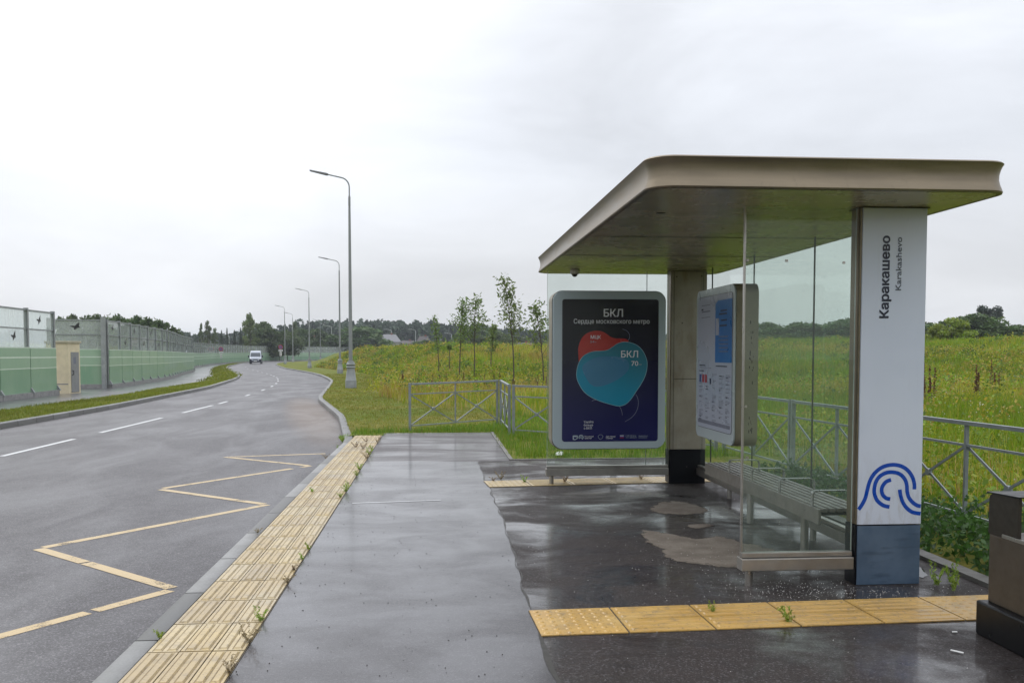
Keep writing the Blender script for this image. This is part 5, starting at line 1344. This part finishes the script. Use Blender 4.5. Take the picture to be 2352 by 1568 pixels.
# lush unmown grass under and inside the railing
lx, ly = scatter(1.15, 4.6, 13.45, 18.6, 70, lambda x, y: (x > 1.13) & (x + .93*y < 1.55+17.5*.93+1.0) )
blades('lush_grass', lx, ly, G(lx, ly)*0, 7, .06, .20, .009, 'lush', 'lush green grass between the path and the slanting railing', r, spread=.06)
lx, ly = scatter(-1.55, 1.5, 17.42, 18.75, 170, lambda x, y: ((y > 17.97) | (x < -1.0)) & ((y < 18.5 + (x+.54)*.78+.05) | (x < -.5))); lx2, ly2 = scatter(-.2, 1.6, 18.6, 20.1, 120, lambda x, y: (y < 18.75 + (x+.54)*.78))
lx = np.concatenate([lx, lx2]); ly = np.concatenate([ly, ly2])
blades('lush_grass', lx, ly, G(lx, ly), 6, .05, .16, .009, 'lush', 'darker uncut grass fringe at the end of the path', r, spread=.05)
lx, ly = scatter(1.5, 9, 17, 27, 60, lambda x, y: infr(x, y) & (x < lawnx(y)+.6))
blades('lush_grass', lx, ly, G(lx, ly), 4, .06, .18, .012, 'lush', 'green grass behind the slanting railing', r, spread=.07)
# strip on the far side of the road
gx, gy = scatter(-14, -9.4, 18, 62, 70, lambda x, y: (x < kerbL(y)-.15) & (x > grassL(y)-.1) & (r.random(len(x)) < np.clip(26/y, .2, 1)))
blades('strip_grass', gx, gy, gs(gx, gy), 5, .04, .12, .011*np.clip(gy/24, 1, 3), 'strip', 'grass on the strip across the road', r, spread=.07)
gx, gy = scatter(-38, -12, 62, 180, 6, lambda x, y: (x < kerbL(y)-.15) & (x > grassL(y)-.1))
blades('strip_grass', gx, gy, gs(gx, gy), 5, .08, .16, .05, 'strip', 'grass on the strip at the far bend', r, spread=.2)
# leafy weeds along the right edging
wx_, wy_ = scatter(3.80, 5.3, 4.2, 11.5, 95, lambda x, y: r.random(len(x)) < .9)
n = len(wx_); hN = np.clip(.15 + .42*np.exp(-((wx_-4.35)/.45)**2), .1, .6)*(.6+.6*r.random(n))*np.clip((8.6-wy_)/2, .45, 1)
C = []; 
for i in range(n):
    k = 10; t = r.random(k); C.append(np.stack([wx_[i]+r.normal(size=k)*.05, wy_[i]+r.normal(size=k)*.05, -.05+hN[i]*t], 1))
C = np.concatenate(C); V, Fq = leaf_quads(C, .034, r=r, asp=2.0)
c = palette(len(C), C[:, 0], C[:, 1], 'weed', r); wo = mesh_np('weed_patch', V, Fq, M['grass'], np.repeat(c, 4, 0)); tag(wo, 'dense dark green weeds under the railing beside the white pillar', 'weeds', None, 'stuff')
# second lighter leafy belt behind the railing
wx_, wy_ = scatter(5.0, 9.5, 6.0, 16, 26, lambda x, y: infr(x, y)); C = []
for i in range(len(wx_)):
    k = 9; C.append(np.stack([wx_[i]+r.normal(size=k)*.09, wy_[i]+r.normal(size=k)*.09, G(wx_[i], wy_[i])+.5*r.random(k)*(.4+.6*r.random())], 1))
C = np.concatenate(C); V, Fq = leaf_quads(C, .042, r=r, asp=1.7); c = palette(len(C), C[:, 0], C[:, 1], 'lush', r)
wo = mesh_np('weed_patch', V, Fq, M['grass'], np.repeat(c, 4, 0)); tag(wo, 'bright leafy weeds in the meadow just beyond the long railing', 'weeds', None, 'stuff')
# flowers: small white and yellow heads
fx, fy = scatter(-4, 30, 9, 60, 3.0, lambda x, y: infr(x, y) & (x > lawnx(y)) & ((np.sin(x*.7+y*.3)*np.sin(y*.45-x*.2)) > .05) & (r.random(len(x)) < np.clip(30/np.hypot(x, y), .1, 1)))
C = np.stack([fx, fy, G(fx, fy)+.30+.35*r.random(len(fx))], 1); C = np.repeat(C, 4, 0) + r.normal(size=(len(C)*4, 3))*np.array((.12, .12, .05))
V, Fq = leaf_quads(C, .020+0*fx[0], r=r, asp=1.2); c = np.where((r.random(len(C)) < .7)[:, None], np.array((.55, .55, .42)), np.array((.55, .42, .04)))
wo = mesh_np('wild_flowers', V, Fq, M['grass'], np.repeat(c, 4, 0)); tag(wo, 'small white and yellow flower heads scattered in the meadow', 'flowers', None, 'stuff')

# dock plants (brown seed spikes) ------------------------------------
def dock_mesh(seed):
    rr_ = np.random.default_rng(seed); C = []
    for s in range(4):
        x, y, h = rr_.normal()*.10, rr_.normal()*.08, .55+.45*rr_.random(); k = 90; t = .35+.65*rr_.random(k)
        C.append(np.stack([x+rr_.normal(size=k)*.022*(1.3-t), y+rr_.normal(size=k)*.022*(1.3-t), h*t], 1))
    C = np.concatenate(C); V, Fq = leaf_quads(C, .030, r=rr_, asp=1.3)
    c = np.array((.13, .060, .030))[None]*(.6+.8*rr_.random((len(C), 1)))
    o = mesh_np('dock_plant', V, Fq, M['grass'], np.repeat(c, 4, 0)); me = o.data; bpy.data.objects.remove(o); return me
DM = [dock_mesh(i) for i in range(3)]
dock_spots = [(11.6, 21.5), (11.9, 21.3), (13.9, 22.8), (16.4, 26.0), (9.4, 19.4), (15.3, 30.2), (-.8, 42), (.2, 43), (1.0, 41), (1.9, 44), (2.7, 42.5), (-1.6, 45), (2.2, 40), (4.2, 38.5), (4.6, 38.2), (5.0, 39), (0.6, 45.5), (3.2, 46), (8.6, 26), (6.9, 27.5), (3.4, 40.5), (-.1, 40.2), (1.4, 46.5), (10.2, 31)]
for i, (x, y) in enumerate(dock_spots):
    o = bpy.data.objects.new('dock_plant', DM[i % 3]); COL.objects.link(o); o.location = (x, y, float(G(x, y))+.12); o.rotation_euler.z = i*1.3; o.scale = (1.1,)*3 if y < 36 else (.85, .85, .75)
    tag(o, 'brown dock plant in seed in the meadow', 'plant', 'brown dock plants in the meadow')

# kerbside weeds ------------------------------------------------------
def weed_mesh(seed, n_st, h, col):
    rr_ = np.random.default_rng(seed); Vv = []; Cl = []
    C = []
    for s in range(n_st):
        th = rr_.random()*6.28; ln = .35+.6*rr_.random(); hh = h*(.5+.6*rr_.random())
        for t in np.linspace(.12, 1, 9):
            C.append((math.cos(th)*ln*hh*t*.8, math.sin(th)*ln*hh*t*.8, hh*t*(1-.25*t*ln)))
    C = np.array(C); C = np.repeat(C, 2, 0) + rr_.normal(size=(len(C)*2, 3))*.005
    V, Fq = leaf_quads(C, .0075*(h/.1)**.5, r=rr_, asp=4.2); V[:, 2] = np.maximum(V[:, 2], .001)
    c = np.array(col)[None]*(.6+.8*rr_.random((len(C), 1)))
    o = mesh_np('weed', V, Fq, M['grass'], np.repeat(c, 4, 0)); me = o.data; bpy.data.objects.remove(o); return me
GRN = (.26, .38, .05); BRN = (.26, .20, .12)
WM = {('g', 1): weed_mesh(1, 8, .17, GRN), ('g', 2): weed_mesh(2, 5, .12, GRN), ('g', 3): weed_mesh(3, 14, .2, GRN), ('b', 1): weed_mesh(4, 8, .16, BRN), ('b', 2): weed_mesh(5, 5, .10, BRN)}
WD = [(-1.0, 4.52, 'b', 1, 'reddish weed nearest the camera on the edge of the tactile strip', ''), (-1.0, 5.0, 'b', 1, 'reddish sprig second from the camera on the edge of the tactile strip', ''), (-1.01, 5.40, 'g', 1, 'largest light green weed on the edge of the near tactile strip', ''),
      (-1.5, 5.12, 'g', 2, 'small weed between kerb stone and tactile tiles nearest the camera', ''), (1.65, 5.36, 'g', 2, 'small green sprig growing from the ochre crossing strip, left one', ''), (2.02, 5.13, 'g', 1, 'leafy green weed at a joint of the ochre crossing strip, right one', '')]
for x, y, k, s in [(-1.0, 6.29, 'b', 2), (-1.01, 6.65, 'b', 2), (-1.0, 7.0, 'g', 2), (-1.0, 7.35, 'g', 2), (-1.02, 9.98, 'g', 2), (-1.0, 10.4, 'g', 1), (-1.37, 10.4, 'g', 2), (-.99, 11.7, 'g', 1), (-1.0, 12.3, 'g', 1), (-1, 13.6, 'b', 1), (-1.0, 14.1, 'g', 1), (-1.0, 14.7, 'g', 1), (-.98, 15.9, 'b', 1), (-.98, 16.5, 'b', 1), (-1.3, 15.2, 'b', 1), (-1.16, 15.0, 'b', 1), (-1.2, 16.1, 'b', 1), (-1.53, 8.07, 'b', 2)]:
    WD.append((x, y, k, s, 'small weed along the tactile strip beyond the near ones', 'small weeds along the tactile strip'))
for x, y, k, s in [(-1.66, 17.0, 'g', 3), (-1.72, 17.4, 'g', 3), (-1.68, 16.2, 'g', 1), (-1.8, 17.9, 'g', 1), (-1.69, 14.6, 'b', 1), (-1.68, 13.6, 'g', 2)]:
    WD.append((x, y, k, s, 'grassy tuft growing in the gutter at the far end of the kerb', 'tufts in the gutter'))
for x, y, k, s in [(.69, 11.1, 'b', 2), (.79, 11.25, 'b', 1), (1.06, 10.98, 'g', 1), (1.54, 10.95, 'b', 1), (2.5, 11.1, 'b', 1)]:
    WD.append((x, y, k, s, 'small weed in the far crossing strip by the poster cabinet', 'weeds in the far crossing strip'))
for x, y, k, s in [(3.32, 5.85, 'g', 1), (3.36, 5.72, 'g', 2), (3.46, 5.92, 'g', 1)]:
    WD.append((x, y, k, s, 'pale thin weed growing at the foot of the white pillar', 'pale weeds by the white pillar'))
for x, y, k, s, lab, grp in WD:
    o = bpy.data.objects.new('weed', WM[(k, s)]); COL.objects.link(o); o.location = (x, y, .004 if x > -1.6 else float(rz(y))+.005); o.rotation_euler.z = random.uniform(0, 6.28); q = random.uniform(.8, 1.2)*(.62 if s != 3 else .8); o.scale = (q, q, q*(1.6 if 'pale' in lab else 1))
    tag(o, lab, 'weed', grp or None)

# grit and litter ------------------------------------------------------
C = []
for _ in range(1050):
    m_ = random.random()
    if m_ < .55: x, y = random.gauss(2.55, .45), random.gauss(5.78, .17)
    elif m_ < .8: x, y = random.gauss(1.9, .5), random.gauss(6.4, .55)
    else: x, y = random.uniform(.7, 3.5), random.uniform(3.6, 10.5)
    if x < .7 or x > 3.6 or (x > 2.78 and 5.9 < y < 6.3): continue
    C.append((x, y, .005))
gm = MB()
for x, y, z in C:
    s = random.choice([.0015, .002, .003, .0042]) ; a = random.random()*6.28
    gm.add([(x+s*math.cos(a+k*2.09), y+s*math.sin(a+k*2.09), .003) for k in range(3)] + [(x, y, .003+s*1.2)], [(0,1,3), (1,2,3), (2,0,3)])
tag(gm.build('grit', simple('pale_grit', (.5, .49, .47), .7), fix=False), 'white grit scattered on the asphalt around the shelter', 'grit', None, 'stuff')
gm = MB()
for _ in range(420):
    x, y = random.uniform(-.98, .6), random.uniform(3.8, 12)
    s = random.choice([.002, .003, .005]); a = random.random()*6.28
    gm.add([(x+s*math.cos(a+k*2.09), y+s*math.sin(a+k*2.09), .001) for k in range(3)] + [(x, y, .001+s)], [(0,1,3), (1,2,3), (2,0,3)])
tag(gm.build('grit', simple('dark_grit', (.03, .025, .02), .7), fix=False), 'dark crumbs of dirt scattered on the wet path', 'grit', None, 'stuff')
mb = MB(); mb.tube([(2.675, 4.565, .008), (2.715, 4.515, .008)], .0045, 8); tag(mb.build('cigarette_butt', M['white_paint']), 'white cigarette butt lying in front of the litter bin', 'cigarette butt')
mb = MB(); mb.tube([(2.86, 4.87, .007), (2.885, 4.865, .007)], .0045, 8); tag(mb.build('cigarette_butt', M['white_paint']), 'small cigarette stub just below the ochre strip by the bin', 'cigarette butt')
mb = MB(); mb.add([(1.77, 13.62, .03), (1.88, 13.60, .035), (1.90, 13.72, .07), (1.79, 13.75, .05), (1.84, 13.66, .085)], [(0,1,4), (1,2,4), (2,3,4), (3,0,4), (0,1,2,3)]); tag(mb.build('crumpled_paper', M['white_paint']), 'crumpled white paper on the grass edge behind the far glass', 'litter')

# ------------------------------------------------------------------ damp air
hm = bpy.data.materials.new('haze'); hm.use_nodes = True
for n in list(hm.node_tree.nodes): hm.node_tree.nodes.remove(n)
ho = hm.node_tree.nodes.new('ShaderNodeOutputMaterial'); hv = hm.node_tree.nodes.new('ShaderNodeVolumePrincipled')
hv.inputs['Color'].default_value = (.86, .92, 1.0, 1); hv.inputs['Density'].default_value = .00032; hv.inputs['Anisotropy'].default_value = .2
hm.node_tree.links.new(hv.outputs[0], ho.inputs['Volume'])
mb = MB(); mb.box(-2600, 2600, -400, 2600, -2.2, 32); hz = mb.build('haze', hm); tag(hz, 'thin damp haze over the field and road', 'haze', None, 'stuff')
SC.cycles.volume_bounces = 0
